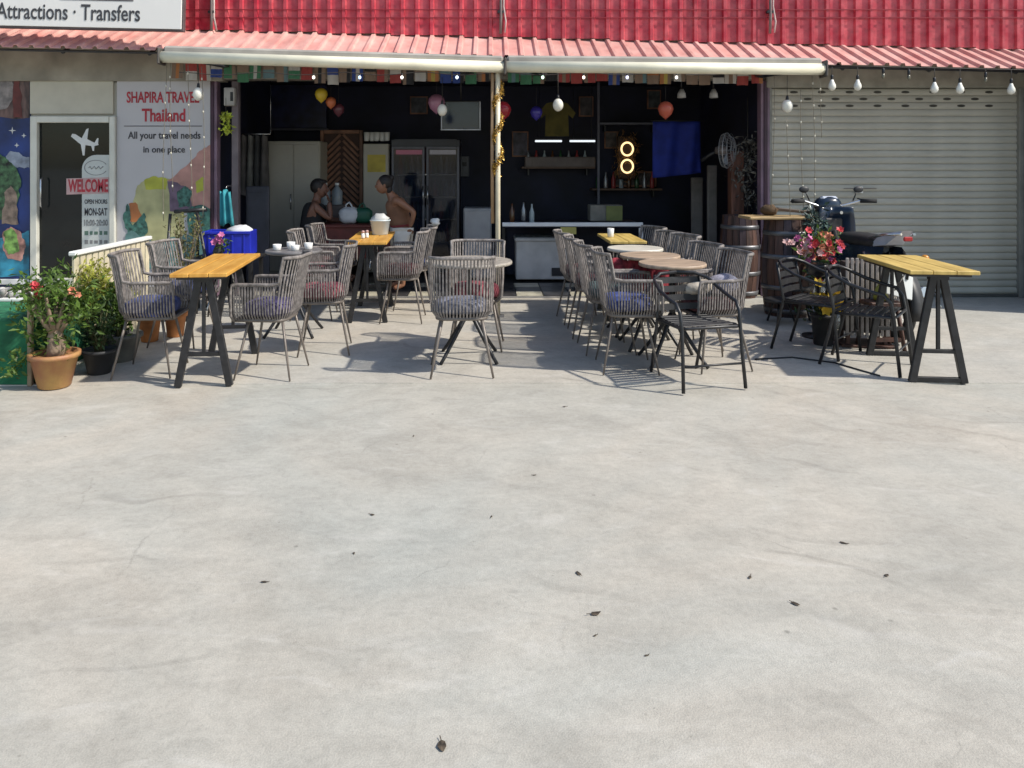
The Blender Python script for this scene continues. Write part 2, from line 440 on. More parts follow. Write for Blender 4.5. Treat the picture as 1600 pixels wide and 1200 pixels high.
# conduits and brackets on the red wall
for px, tall in ((330, 0), (782, 1), (1203, 1)):
    x = WX(px, 8.5)
    c = MB().tube([(x, -.07, 2.92), (x + .005, -.075, 3.1), (x, -.07, 4.2)], .016, 8).build('conduit', mat('grey_conduit', (.16, .13, .12), .5), bld)
    MB().box((x, -.06, 3.16), (.07, .05, .03), .004).build('clip', M_black, c)
    if tall: MB().tube([(x + .05, -.07, 2.93), (x + .06, -.08, 3.05), (x + .035, -.07, 3.22), (x + .05, -.07, 4.2)], .009, 6).build('cable', mat('pale_cable', (.55, .45, .42), .5), c)
    else: MB().tube([(x + .06, -.07, 2.95), (x + .03, -.07, 3.1), (x + .03, -.07, 4.2)], .011, 6).build('cable', mat('pale_cable', (.55, .45, .42), .5), c)

# bar floor and threshold tiles
fl = MB().box((0.05, 9.95, -.03), (6.6, 2.7, .08)).build('bar_floor', mat('dark_floor', (0.035, 0.032, 0.033), .35, var=.3, scale=4), kind='structure')
til = MB().box((0, 0, 0), (.292, .292, .02), .003).mesh('tile')
M_t1 = mat('cream_tile', (0.52, 0.48, 0.37), .3, var=.12); M_t2 = mat('charcoal_tile', (0.05, 0.048, 0.05), .3, var=.25)
for r_ in range(3):
    for k in range(20):
        put('floor_tile', til, M_t1 if (k + r_) % 2 and (r_ != 1) else M_t2, fl, (-2.82 + k * .3, 8.62 + r_ * .3, .018))
MB().box((0.05, 8.445, .005), (6.0, .05, .03), .006).build('threshold', mat('grey_sill', (.2, .19, .18), .6), fl)

# ------------------------------------------------------------------ roller shutter
sh = thing('roller_shutter', 'closed beige metal roller shutter with slotted top at the right', 'shutter', (4.53, 8.57, 0))
M_slat = mat('beige_shutter_paint', (0.46, 0.435, 0.365), .6, var=.12, scale=1.6, stretch=(1, 1, 4), ov=.05)
W = 2.74; SHH = .0762
prof = [(-.002, .0), (-.009, .006), (-.015, .020), (-.016, .036), (-.013, .056), (-.006, .070), (-.002, .0752)]
def slat_mesh():
    m = len(prof); vs = [(-W / 2, y, z) for y, z in prof] + [(W / 2, y, z) for y, z in prof]
    vs += [(-W / 2, .008, 0), (W / 2, .008, 0), (-W / 2, .008, .0752), (W / 2, .008, .0752)]
    fs = [(i, i + 1, m + i + 1, m + i) for i in range(m - 1)] + [(2 * m, 2 * m + 1, m, 0), (2 * m + 2, 2 * m + 3, 2 * m - 1, m - 1), (2 * m, 2 * m + 2, 2 * m + 3, 2 * m + 1)]
    me = MB().add(vs, fs, True).mesh('slat')
    for p in me.polygons: p.use_smooth = p.index < m - 1
    return me
sm_ = slat_mesh()
M_hole = mat('slot_dark', (0.06, 0.055, 0.045), .8)
hole = MB().add([(.046 * math.cos(a), 0, .0145 * math.sin(a)) for a in [k * math.pi / 6 for k in range(12)]] +
                [(.046 * math.cos(a), -.003, .0145 * math.sin(a)) for a in [k * math.pi / 6 for k in range(12)]],
                [tuple(range(12)), tuple(range(12, 24))] + [(k, (k + 1) % 12, 12 + (k + 1) % 12, 12 + k) for k in range(12)]).mesh('slot')
for k in range(30):
    s_ = put('slat', sm_, M_slat, sh, (0, -.01 + .002 * math.sin(k * 2.3), .03 + k * SHH))
    if k >= 27:
        row = k - 27; off = .155 if row == 1 else 0
        for q in range(9 if row != 1 else 8):
            x = -1.06 + q * .31 + off * 1.0
            if x < 1.12: put('slot', hole, M_hole, s_, (x - .05, -.0158, .036))
MB().box((0, -.03, .015), (W, .05, .03), .004).build('bottom_bar', mat('dark_shutter_bar', (.10, .10, .09), .5), sh)
for s in (-1, 1): MB().box((s * (W / 2 + .03), -.03, 1.2), (.06, .09, 2.4), .004).build('side_rail', mat('rail_paint', (0.24, 0.235, 0.21), .5), sh)
MB().box((0, .0, 2.50), (W + .14, .22, .36), .008).build('header_box', mat('header_paint', (0.30, 0.285, 0.235), .6), sh)
MB().box((0, .10, 1.33), (W + .1, .06, 2.66)).build('backing', M_navy, sh)  # added unseen panel, keeps sky light out of the slat gaps
lk = MB().box((-.39, -.04, 1.19), (.085, .012, .075), .003).build('sticker', M_white, sh)
MB().box((-.39, -.048, 1.19), (.04, .004, .03)).build('mark', mat('olive_mark', (.2, .2, .12), .6), lk)
MB().tube([(-.56, -.045, 1.205), (-.20, -.045, 1.205)], .004, 6).build('lock_bar', mat('grey_conduit', (.16, .13, .12), .5), sh)

# ------------------------------------------------------------------ retractable awnings
M_awn = mat('cream_awning_profile', (0.80, 0.75, 0.58), .45, var=.08, scale=3)
M_awg = mat('grey_awning_cover', (0.36, 0.33, 0.29), .7, var=.12, scale=4)
def awning(px0, z0, px1, z1, label):
    x0, x1 = WX(px0, 7.4), WX(px1, 7.4); L = x1 - x0; ang = math.atan2(z1 - z0, L)
    t = thing('retracted_awning', label, 'awning', ((x0 + x1) / 2, 7.4, (z0 + z1) / 2), 0, 'awnings over the bar front')
    t.rotation_euler = (0, -ang, 0)
    pr = [(.0, .04), (-.03, .052), (-.062, .046), (-.085, .02), (-.088, -.012), (-.07, -.042), (-.035, -.058), (.0, -.055)]
    m = len(pr); vs = [(-L / 2, y, z) for y, z in pr] + [(L / 2, y, z) for y, z in pr]
    fs = [(i, (i + 1) % m, m + (i + 1) % m, m + i) for i in range(m)] + [tuple(range(m)), tuple(range(m, 2 * m))]
    b = MB().add(vs, fs, True); b.build('front_profile', M_awn, t)
    MB().box((0, .035, .058), (L - .01, .13, .10), .02).build('cassette_cover', M_awg, t)
    for s in (-1, 1):
        MB().box((s * (L / 2 + .012), -.01, .0), (.024, .17, .16), .01).build('end_cap', mat('dark_cap', (.08, .07, .06), .5), t)
        MB().tube([(s * (L / 2 - .25), .0, -.02), (s * (L / 2 - .42), .45, -.02), (s * (L / 2 - .30), .98, .05)], .016, 6).build('folding_arm', M_black, t)
        MB().tube([(s * (L / 2 - .1), .08, .03), (s * (L / 2 - .1), .52, .10)], .014, 6).build('bracket', M_black, t)
    return t
awning(255, 2.505, 787, 2.405, 'retracted cream awning above the left half of the bar')
awning(791, 2.41, 1284, 2.385, 'retracted cream awning above the right half of the bar, beside shutter')

# awning pole with tinsel
pole = thing('awning_pole', 'slim cream pole wrapped in gold tinsel holding up both awnings', 'pole', (WX(778, 7.4), 7.4, 0))
MB().box((0, 0, .012), (.12, .12, .012), .003).build('base_plate', mat('grey_sill', (.2, .19, .18), .6), pole)
MB().tube([(0, 0, .01), (.0, 0, 1.2), (.0, 0, 2.37)], .024, 10).build('shaft', mat('cream_pole_paint', (0.66, 0.58, 0.42), .4, var=.1), pole)
tn = MB()
for k in range(1600):
    z = 1.35 + random.random() * .95; a = z * 20 + random.gauss(0, .5); r = .028 + random.random() * .025
    p = Vector((r * math.cos(a), r * math.sin(a), z)); d = Vector((random.gauss(0, 1), random.gauss(0, 1), random.gauss(0, 1))).normalized() * .018
    e = d.orthogonal().normalized() * .003
    tn.add([p - e, p + e, p + d + e, p + d - e], [(0, 1, 2, 3)])
tn.build('tinsel', mat('gold_tinsel', (0.55, 0.33, 0.06), .35, .5, var=.4, scale=40), pole, recalc=False, kind='stuff')
MB().tube([(-.05, .02, 2.36), (-.055, .02, 1.6), (-.05, .02, .9)], .017, 8).build('cable_duct', mat('tan_duct', (.38, .24, .13), .6), pole)

# ------------------------------------------------------------------ travel agency front (left)
ag = thing('travel_agency_front', 'travel agency front with white door, printed window posters and cream panel', 'shopfront', (0, 8.5, 0))
zx = lambda px: WX(px, 8.48)
zz = lambda py: WZ(py, 8.48)
MB().box((-5.60, .03, 1.19), (5.06, .06, 2.38), .0).build('wall_panel', M_cream, ag)
MB().box((zx(112), -.012, (zz(122) + zz(178)) / 2), (zx(178) - zx(48), .03, zz(122) - zz(178)), .004).build('transom_panel', mat('ivory_panel', (0.50, 0.47, 0.38), .6, var=.04), ag)
# door
xc = zx(118); zt = zz(182); zb = .10
dr = MB().box((zx(56), -.03, (zt + zb) / 2), (.075, .08, zt - zb), .006).box((zx(178), -.03, (zt + zb) / 2), (.06, .08, zt - zb), .006)\
    .box((zx(117), -.03, zt - .035), (zx(178) - zx(56) - .07, .078, .07), .006).box((zx(117), -.03, zb + .06), (zx(178) - zx(56) - .07, .078, .12), .006)
door = dr.build('door', mat('white_door_frame', (0.60, 0.59, 0.52), .4, var=.05), ag)
MB().box((zx(117), -.01, (zt + zb) / 2), (.80, .012, zt - zb - .1)).build('glass', mat('dark_glass', (0.010, 0.012, 0.012), .04, var=.2, scale=1.2, spec=.35), door)
MB().tube([(zx(70), -.075, 1.0), (zx(70), -.10, 1.02), (zx(70), -.10, 1.30), (zx(70), -.075, 1.32)], .01, 8).build('handle', M_chrome, door)
# frosted sticker column with rounded head
y0 = -.018
pl = []
x0, x1, zt2 = zx(128), zx(171), zz(242)
for k in range(9):
    a = math.pi - k * math.pi / 2 / 8
    pl.append((x0 + .16 + .16 * math.cos(a), zt2 - .16 + .16 * math.sin(a)))
pl += [(x1, zt2), (x1, .22), (x0, .22)]
M_print = mat('frosted_print', (0.52, 0.54, 0.51), .6, var=.04)
st = MB().poly(pl, .002).build('door_sticker', M_print, door, (0, y0, 0))
M_ink = mat('dark_ink', (0.05, 0.045, 0.05), .7); M_inkr = mat('red_ink', (0.42, 0.035, 0.05), .7); M_inkg = mat('grey_ink', (0.20, 0.20, 0.20), .7)
sx = zx(150)
MB().add([(sx + .13 * math.cos(a) * q, -.004 if q < 1 else -.004, zz(262) + .085 * math.sin(a) * q) for q in (1, .93) for a in [R(25) + k * R(310) / 24 for k in range(25)]],
         [(k, k + 1, 26 + k, 25 + k) for k in range(24)]).build('emblem', M_inkg, st, recalc=False)
MB().tube([(sx - .08 + k * .016, -.004, zz(262) + .018 * math.sin(k * 2.1)) for k in range(11)], .004, 5).build('printed_squiggle', M_inkg, st)
MB().poly([(zx(104), zz(279)), (zx(170), zz(277)), (zx(170), zz(302)), (zx(104), zz(304))], .002).build('welcome_strip', mat('pink_strip', (.50, .33, .32), .6), door, (0, y0 - .004, 0))
put('lettering', text_mesh('WELCOME', .44, .145, .03), M_inkr, door, (zx(138), y0 - .007, zz(290)))
for s_, y, hh, ww, mm in (('OPEN HOURS', 315, .05, .25, M_ink), ('MON-SAT', 331, .085, .25, M_ink), ('10:00-20:00', 348, .07, .26, M_inkg)):
    put('lettering', text_mesh(s_, ww, hh, .02), mm, st, (sx, -.003, zz(y)))
for y in (364, 378):
    for q in range(5):
        MB().box((sx - .105 + q * .053, -.003, zz(y)), (.04 - .01 * (q % 2), .002, .045 - .006 * (q % 3))).build('printed_mark', M_inkg if y > 370 else mat('green_ink', (.10, .17, .13), .7), st)
# white aeroplane on the glass
MAP = mat('white_vinyl', (0.62, 0.62, 0.60), .5, var=.05)
pts = [(-.15, .02), (-.135, .05), (-.10, .045), (-.03, .0), (.02, .10), (.045, .11), (.03, -.01), (.11, -.05), (.14, .0), (.155, .0), (.15, -.06), (.155, -.075), (.11, -.085), (.105, -.14), (.09, -.14), (.075, -.085), (.01, -.075), (.0, -.19), (-.02, -.19), (-.04, -.07), (-.12, -.005)]
MB().poly(pts, .002).build('aeroplane_sticker', MAP, door, (zx(132), y0, zz(216)))
# right hand poster
px0, px1 = zx(183), zx(329)
M_poster = mat('lilac_grey_poster', (0.49, 0.47, 0.475), .5, var=.05, scale=1)
po = MB().box(((px0 + px1) / 2, -.014, (zz(126) + .12) / 2), (px1 - px0, .02, zz(126) - .12)).build('window_poster', M_poster, ag)
yy = -.026
def art(name, pxy, m, k):
    q = []
    for i, (a, b) in enumerate(pxy):
        a2, b2 = pxy[(i + 1) % len(pxy)]; L = math.hypot(a2 - a, b2 - b); edge = (abs(a - a2) < 1 and (a > 325 or a < 1 or a == 47)) or L < 8
        for j in range(1 if edge else 5):
            f = j / 5; w_ = 0 if (j == 0 or edge) else min(2.2, L * .07)
            q.append((a + (a2 - a) * f + random.uniform(-w_, w_), b + (b2 - b) * f + random.uniform(-w_, w_)))
    MB().poly([(zx(a), zz(b)) for a, b in q], .0015).build(name, m, po, (0, yy - .0018 * k, 0))
art('printed_shape', [(205, 330), (215, 290), (232, 279), (262, 279), (285, 285), (290, 400), (210, 400)], mat('print_straw', (.42, .40, .20), .6, var=.15, scale=5), 0)
art('printed_shape', [(226, 281), (240, 275), (262, 280), (260, 296), (228, 296)], mat('print_lime', (.42, .42, .05), .6), 1)
art('printed_shape', [(262, 282), (296, 255), (312, 236), (329, 226), (329, 330), (296, 330), (284, 296)], mat('print_salmon', (.46, .24, .20), .6, var=.15, scale=6), 1)
art('printed_shape', [(306, 286), (317, 276), (320, 296), (308, 302)], mat('print_lime', (.42, .42, .05), .6), 2)
art('printed_shape', [(262, 283), (272, 284), (296, 296), (300, 330), (266, 330)], mat('print_mauve', (.15, .10, .15), .6, var=.2, scale=9), 2)
art('printed_shape', [(277, 300), (290, 290), (300, 298), (298, 322), (280, 324)], mat('print_teal', (.05, .15, .12), .6, var=.4, scale=20), 3)
art('printed_shape', [(202, 318), (212, 316), (222, 336), (214, 348), (204, 345)], mat('print_orange', (.45, .16, .05), .6), 1)
art('printed_shape', [(193, 336), (200, 318), (208, 352), (214, 346), (226, 332), (232, 360), (222, 374), (200, 366)], mat('print_teal', (.05, .15, .12), .6), 3)
art('printed_shape', [(197, 366), (206, 360), (240, 378), (290, 366), (329, 380), (329, 420), (200, 420)], mat('print_aqua', (.12, .24, .23), .6, var=.2, scale=9), 4)
art('printed_shape', [(292, 330), (300, 322), (316, 320), (329, 326), (329, 370), (296, 365)], mat('print_teal', (.05, .15, .12), .6), 5)
for s_, cx, cy, ww, hh, b, m in (('SHAPIRA TRAVEL', 255, 152, .80, .125, .02, M_inkr), ('Thailand', 256, 180, .48, .145, .025, M_inkr),
                                 ('All your travel needs', 257, 213, .80, .105, .015, M_ink), ('in one place', 257, 235, .46, .095, .015, M_ink)):
    put('lettering', text_mesh(s_, ww, hh, b), m, po, (zx(cx), yy - .001, zz(cy)))
MB().box((zx(255), yy - .001, zz(197)), (.86, .002, .008)).build('printed_rule', M_ink, po)
# left hand poster: night sky over a beach
lp = MB().box(((zx(-60) + zx(47)) / 2, -.014, (zz(122) + .12) / 2), (zx(47) - zx(-60), .02, zz(122) - .12)).build('window_poster', mat('print_night_blue', (.012, .035, .17), .45, var=.35, scale=2), ag)
po = lp
art('printed_shape', [(-60, 122), (47, 122), (47, 184), (-60, 186)], mat('print_brown', (.12, .07, .06), .5, var=.5, scale=14, stretch=(1, 1, .3)), 1)
art('printed_shape', [(-60, 126), (20, 124), (24, 150), (10, 170), (-60, 172)], mat('print_pale', (.24, .21, .20), .5, var=.3, scale=12), 2)
art('printed_shape', [(24, 124), (32, 124), (36, 184), (22, 184)], M_darkred, 3)
for cx, cy, r in ((20, 204, 6), (38, 212, 4), (27, 227, 4)):
    art('printed_star', [(cx - r, cy), (cx - 1, cy + 1), (cx, cy + r), (cx + 1, cy + 1), (cx + r, cy), (cx + 1, cy - 1), (cx, cy - r), (cx - 1, cy - 1)], MAP, 1)
art('printed_shape', [(10, 244), (18, 236), (30, 238), (36, 244), (47, 246), (47, 262), (28, 262), (12, 256)], mat('print_cloud', (.30, .34, .42), .5, var=.25, scale=9), 2)
art('printed_shape', [(-60, 250), (0, 240), (14, 250), (26, 262), (34, 280), (30, 310), (24, 340), (-60, 350)], mat('print_palm', (.05, .12, .05), .5, var=.7, scale=16), 3)
art('printed_shape', [(8, 300), (18, 290), (26, 300), (30, 350), (4, 350)], mat('print_trunk', (.28, .20, .15), .5, var=.3, scale=14), 4)
art('printed_shape', [(-60, 385), (0, 372), (30, 366), (47, 360), (47, 432), (-60, 432)], mat('print_cyan', (.03, .24, .36), .5, var=.4, scale=5), 5)
art('printed_shape', [(6, 362), (18, 354), (34, 362), (42, 385), (34, 408), (14, 404), (6, 388)], mat('print_ball', (.42, .22, .18), .5, var=.4, scale=8), 6)
art('printed_shape', [(8, 362), (20, 356), (28, 366), (32, 392), (16, 398), (8, 384)], mat('print_leaf', (.18, .34, .08), .5, var=.4, scale=14), 7)
MB().box((zx(-7), -.02, zz(440)), (zx(48) - zx(-60), .05, .06), .004).build('sill', M_white, ag)

# sign above
sg = thing('shop_sign', 'white signboard reading Attractions and Transfers above the travel agency', 'sign', (WX(290, 7.86), 7.86, WZ(51, 7.86)))
sg.rotation_euler = (0, R(1.25), 0)
MB().box((-2.0, -.03, .62), (4.0, .06, 1.24), .004).build('frame', mat('dark_sign_edge', (.10, .07, .07), .5), sg)
pn = MB().box((-2.0, -.066, .623), (3.965, .014, 1.205), .003).build('panel', mat('white_sign_face', (0.76, 0.735, 0.70), .45, var=.03, scale=1), sg)
sxx = lambda px: (px - 290) * 7.8 / F
put('lettering', text_mesh('Attractions · Transfers', sxx(223) - sxx(-1), .165, .012), mat('charcoal_ink', (.05, .05, .055), .6), pn, (sxx(111), -.075, .172))
MB().box((sxx(155), -.075, .30), (sxx(212) - sxx(98), .003, .012)).build('printed_rule', mat('charcoal_ink', (.05, .05, .055), .6), pn)

# ------------------------------------------------------------------ rope armchairs
M_rope = mat('greige_rope', (0.22, 0.195, 0.18), .75, var=.25, scale=30, bump=.2, bscale=200, ov=.12)
M_frame = mat('bronze_frame', (0.17, 0.145, 0.125), .45, .2, var=.12)
CUSH = {
 'navy': mat('navy_cushion', (0.045, 0.065, 0.19), .9, var=.25, scale=14, bump=.2),
 'violet': mat('violet_cushion', (0.10, 0.08, 0.20), .9, var=.3, scale=14, bump=.2),
 'red': mat('red_cushion', (0.27, 0.06, 0.08), .9, var=.25, scale=14, bump=.2),
 'maroon': mat('maroon_cushion', (0.10, 0.03, 0.035), .9, var=.25, scale=14, bump=.2),
 'blue': mat('blue_cushion', (0.045, 0.07, 0.24), .9, var=.25, scale=14, bump=.2),
 'grey': mat('grey_cushion', (0.19, 0.20, 0.26), .9, var=.2, scale=14, bump=.2),
 'green': mat('teal_grey_cushion', (0.07, 0.11, 0.11), .9, var=.2, scale=14, bump=.2),
}
HW, YF, YB, RC = .235, .25, -.235, .13        # half width, front, back, corner radius
def plan(t):
    """outline of the chair: t 0 left front .. 1 right front, squarish back with round corners; front is +y"""
    L1 = YF - (YB + RC); q = RC * math.pi / 2; L2 = 2 * (HW - RC); tot = 2 * L1 + 2 * q + L2; s = t * tot
    if s < L1: return Vector((-HW, YF - s, 0)), Vector((-1, 0, 0))
    if s < L1 + q:
        a = math.pi + (s - L1) / RC; d = Vector((math.cos(a), math.sin(a), 0)); return Vector((-HW + RC, YB + RC, 0)) + d * RC, d
    if s < L1 + q + L2: return Vector((-HW + RC + (s - L1 - q), YB, 0)), Vector((0, -1, 0))
    if s < L1 + 2 * q + L2:
        a = 1.5 * math.pi + (s - L1 - q - L2) / RC; d = Vector((math.cos(a), math.sin(a), 0)); return Vector((HW - RC, YB + RC, 0)) + d * RC, d
    return Vector((HW, YB + RC + (s - L1 - 2 * q - L2), 0)), Vector((1, 0, 0))
TB0, TB1 = .285, .715                # span of the tall back
BK = Vector((0, -1, 0))
def lean(z): return BK * .075 * max(0, (z - .44) / .39) ** 1.5
def strand(t):
    p, d = plan(t)
    if TB0 <= t <= TB1:
        pts = [p - d * .05 + Vector((0, 0, .395)), p + d * .0 + Vector((0, 0, .455))] + [p + d * (.012 * (z - .44) / .39) + lean(z) + Vector((0, 0, z)) for z in (.54, .64, .74, .825)]
    else:
        pts = [p - d * .05 + Vector((0, 0, .395)), p - d * .002 + Vector((0, 0, .45)), p + d * .008 + Vector((0, 0, .55)), p + d * .006 + Vector((0, 0, .64))]
    return pts, d
def rope_weave():
    b = MB(); N = 52
    for k in range(N):
        t = (k + .5) / N
        pts, d = strand(t); tg = Vector((-d.y, d.x, 0)); w2, th = .0062, .0032
        vs = []
        for p in pts: vs += [p + tg * w2 + d * th, p - tg * w2 + d * th, p - tg * w2 - d * th, p + tg * w2 - d * th]
        fs = []
        for i in range(len(pts) - 1):
            for q in range(4): fs.append((4 * i + q, 4 * i + (q + 1) % 4, 4 * i + 4 + (q + 1) % 4, 4 * i + 4 + q))
        b.add(vs, fs, False)
    return b.mesh('rope_weave')
def rail_pts():
    P = []
    p, d = plan(0); P += [p - d * .045 + Vector((0, .012, .40)), p + Vector((0, .018, .44)), p + d * .008 + Vector((0, .016, .60)), p + d * .008 + Vector((0, .004, .645))]
    for k in range(1, 9): pp, dd = plan(TB0 * k / 9); P.append(pp + dd * .006 + Vector((0, 0, .648)))
    pp, dd = plan(TB0); P += [pp + dd * .008 + lean(z) + Vector((0, .0, z)) for z in (.66, .72, .79)]
    for k in range(0, 17): pp, dd = plan(TB0 + (TB1 - TB0) * k / 16); P.append(pp + dd * .013 + lean(.83) + Vector((0, 0, .83)))
    pp, dd = plan(TB1); P += [pp + dd * .008 + lean(z) + Vector((0, 0, z)) for z in (.79, .72, .66)]
    for k in range(1, 9): pp, dd = plan(TB1 + (1 - TB1) * k / 9); P.append(pp + dd * .006 + Vector((0, 0, .648)))
    p, d = plan(1); P += [p + d * .008 + Vector((0, .004, .645)), p + d * .008 + Vector((0, .016, .60)), p + Vector((0, .018, .44)), p - d * .045 + Vector((0, .012, .40))]
    return P
ME_weave = rope_weave()
ME_rail = MB().tube(rail_pts(), .0125, 8).mesh('rail')
ring = [plan(k / 24)[0] - plan(k / 24)[1] * .045 + Vector((0, 0, .40)) for k in range(25)]
ME_ring = MB().tube(ring, .012, 8, closed=True).mesh('seat_ring')
rp = [(v.x, v.y) for v in ring]; nr = len(rp)
ME_pan = MB().add([(x, y, .408) for x, y in rp] + [(x, y, .396) for x, y in rp], [tuple(range(nr)), tuple(range(nr, 2 * nr))] + [(i, (i + 1) % nr, nr + (i + 1) % nr, nr + i) for i in range(nr)]).mesh('seat_pan')
def leg_me(sx, sy):
    top = (.15 * sx, .15 * sy - .01, .40); bot = (.235 * sx, .25 * sy - .01, .004)
    return MB().tube([top, tuple(.5 * a + .5 * b for a, b in zip(top, bot)), bot], [.013, .0115, .008], 8).mesh('leg')
ME_legs = [leg_me(sx, sy) for sx in (-1, 1) for sy in (-1, 1)]
ME_cush = MB().ell((0, .01, .465), (.205, .215, .058), 20, 8, p=.55).mesh('cushion')
ME_pill = MB().ell((0, 0, 0), (.14, .05, .11), 18, 8, jit=.05, p=.7).mesh('pillow')
M_pan = mat('dark_seat_pan', (.06, .055, .055), .7)
def rope_chair(x, d, face, cushion, label):
    """face: compass of the chair's front, degrees, 0 = away from the camera (+y), 90 = towards -x"""
    t = thing('rope_armchair', label, 'chair', (x, d, .008), R(face), 'rope armchairs on the terrace')
    put('rope_weave', ME_weave, M_rope, t, kind='stuff')
    put('rail', ME_rail, M_rope, t); put('seat_ring', ME_ring, M_frame, t); put('seat_pan', ME_pan, M_pan, t)
    for m in ME_legs: put('leg', m, M_frame, t)
    if cushion: put('cushion', ME_cush, CUSH[cushion], t, (random.uniform(-.012, .012), random.uniform(-.015, .02), random.uniform(-.006, .004)), (random.uniform(-.03, .03), random.uniform(-.03, .03), random.uniform(-.14, .14)))
    t.scale = (.90 * random.uniform(.985, 1.015), .77, random.uniform(.985, 1.012))
    return t
LEFT, RIGHT, AWAY, TOWARD = 90, -90, 0, 180
rope_chair(-2.35, 5.40, RIGHT + 6, 'navy', 'rope armchair with navy cushion between leafy bushes and honey coloured trestle table')
rope_chair(-2.47, 6.28, RIGHT - 5, 'navy', 'rope armchair half hidden behind the far end of the leftmost trestle table')
rope_chair(-1.50, 5.36, LEFT - 4, 'violet', 'rope armchair facing left towards leftmost trestle table, violet cushion')
rope_chair(-1.27, 6.02, LEFT + 8, 'red', 'rope armchair with red cushion tucked behind the violet cushioned armchair')
rope_chair(-1.64, 7.36, RIGHT + 4, 'red', 'rope armchair on the left of the trestle table with the white bucket')
rope_chair(-1.60, 7.98, RIGHT - 4, 'maroon', 'rope armchair behind the one left of the white bucket trestle table')
rope_chair(-.79, 7.22, LEFT, 'maroon', 'rope armchair on the right of the trestle table with the white bucket')
rope_chair(-.76, 7.86, LEFT + 5, 'navy', 'rope armchair by the person in white shorts, crumpled napkin on its back')
rope_chair(-.175, 5.40, AWAY + 3, 'grey', 'rope armchair seen from behind in front of the single round table')
rope_chair(-.08, 6.14, TOWARD - 3, 'red', 'rope armchair behind the single round table beside the awning pole')
for d, x, c, l in ((5.50, 1.06, 'blue', 'nearest rope armchair of the left row, blue cushion, along the joined round tables'),
                   (6.05, 1.00, 'green', 'second nearest rope armchair of the left row along the joined round tables'),
                   (6.60, .97, 'maroon', 'third nearest rope armchair of the left row along the joined round tables'),
                   (7.18, .94, 'maroon', 'farthest rope armchair of the left row, beside the white chest freezer')):
    rope_chair(x - .05, d, RIGHT + random.uniform(-5, 5), c, l)
for d, x, c, l in ((5.56, 1.66, 'maroon', 'nearest rope armchair of the right row, with pillows, behind black slat chair'),
                   (6.12, 1.62, 'grey', 'second nearest rope armchair of the right row along the joined round tables'),
                   (6.68, 1.60, 'green', 'third nearest rope armchair of the right row along the joined round tables'),
                   (7.20, 1.58, 'grey', 'fourth nearest rope armchair of the right row along the joined round tables'),
                   (7.72, 1.55, 'navy', 'farthest rope armchair of the right row, beyond the small yellow trestle table')):
    rope_chair(x - .03, d, LEFT + 14 + random.uniform(-5, 5), c, l)
pil = put('pillow', ME_pill, mat('cream_pillow', (.50, .44, .36), .95, var=.2, scale=16, bump=.3), None, (1.50, 5.50, .585), (R(80), .1, R(85)))
tag(pil, 'fluffy cream pillow resting on the nearest right row armchair', 'pillow')
pil = put('pillow', ME_pill, mat('lilac_grey_pillow', (.33, .32, .38), .95, var=.2, scale=16, bump=.3), None, (1.70, 5.55, .60), (R(70), -.1, R(95)))
tag(pil, 'lilac grey pillow against the back of the nearest right row armchair', 'pillow')

# ------------------------------------------------------------------ black slat armchairs
def slat_chair(x, d, face, label):
    t = thing('slat_armchair', label, 'chair', (x, d, .008), R(face), 'black slat armchairs')
    for s in (-1, 1):
        # front leg runs up, bends into the arm and sweeps round to the back
        MB().tube([(s * .255, .27, .004), (s * .245, .245, .22), (s * .24, .225, .42), (s * .245, .205, .52), (s * .25, .16, .575), (s * .255, .06, .595), (s * .255, -.08, .635), (s * .235, -.20, .69), (s * .15, -.262, .722), (0, -.275, .728)], .0135, 8).build('arm_tube', M_black, t)
        MB().tube([(s * .20, -.31, .004), (s * .205, -.24, .24), (s * .205, -.20, .42), (s * .20, -.235, .57), (s * .195, -.262, .715)], .0125, 8).build('leg', M_black, t)
    MB().tube([(-.235, .21, .415), (-.20, .235, .42), (.20, .235, .42), (.235, .21, .415), (.205, -.20, .405), (-.205, -.20, .405)], .011, 8, closed=True).build('seat_frame', M_black, t)
    MB().tube([(-.245, .25, .17), (0, .245, .17), (.245, .25, .17)], .008, 6).build('stretcher', M_black, t)
    for k in range(7):
        y = -.17 + k * .058; w_ = .40 + .06 * (k / 6)
        b = MB().box((0, y, .428 - .006 * math.sin(math.pi * k / 6)), (w_, .045, .008), .003); b.build('slat', M_blackp, t)
    for k in range(4):
        z = .485 + k * .062; y = -.215 - .045 * (k / 3)
        b = MB(); n = 8
        for q in range(n):
            x0 = -.195 + .39 * q / n; x1 = -.195 + .39 * (q + 1) / n
            c0 = -.022 * math.cos(math.pi * x0 / .39); c1 = -.022 * math.cos(math.pi * x1 / .39)
            b.add([(x0, y + c0, z - .022), (x1, y + c1, z - .022), (x1, y + c1 - .006, z + .022), (x0, y + c0 - .006, z + .022),
                   (x0, y + c0 + .008, z - .022), (x1, y + c1 + .008, z - .022), (x1, y + c1 + .002, z + .022), (x0, y + c0 + .002, z + .022)],
                  [(0, 1, 2, 3), (4, 7, 6, 5), (0, 4, 5, 1), (3, 2, 6, 7)] + ([(0, 3, 7, 4)] if q == 0 else []) + ([(1, 5, 6, 2)] if q == n - 1 else []))
        b.build('back_slat', M_blackp, t)
    t.scale = (.88, .92, .96)
    return t
slat_chair(1.40, 5.16, 195, 'black slat armchair standing in the open before the joined round tables')
slat_chair(2.76, 5.56, -128, 'black slat armchair nearest the rightmost yellow trestle table')
slat_chair(2.58, 6.00, -135, 'black slat armchair in front of the red bouquet and barrel')

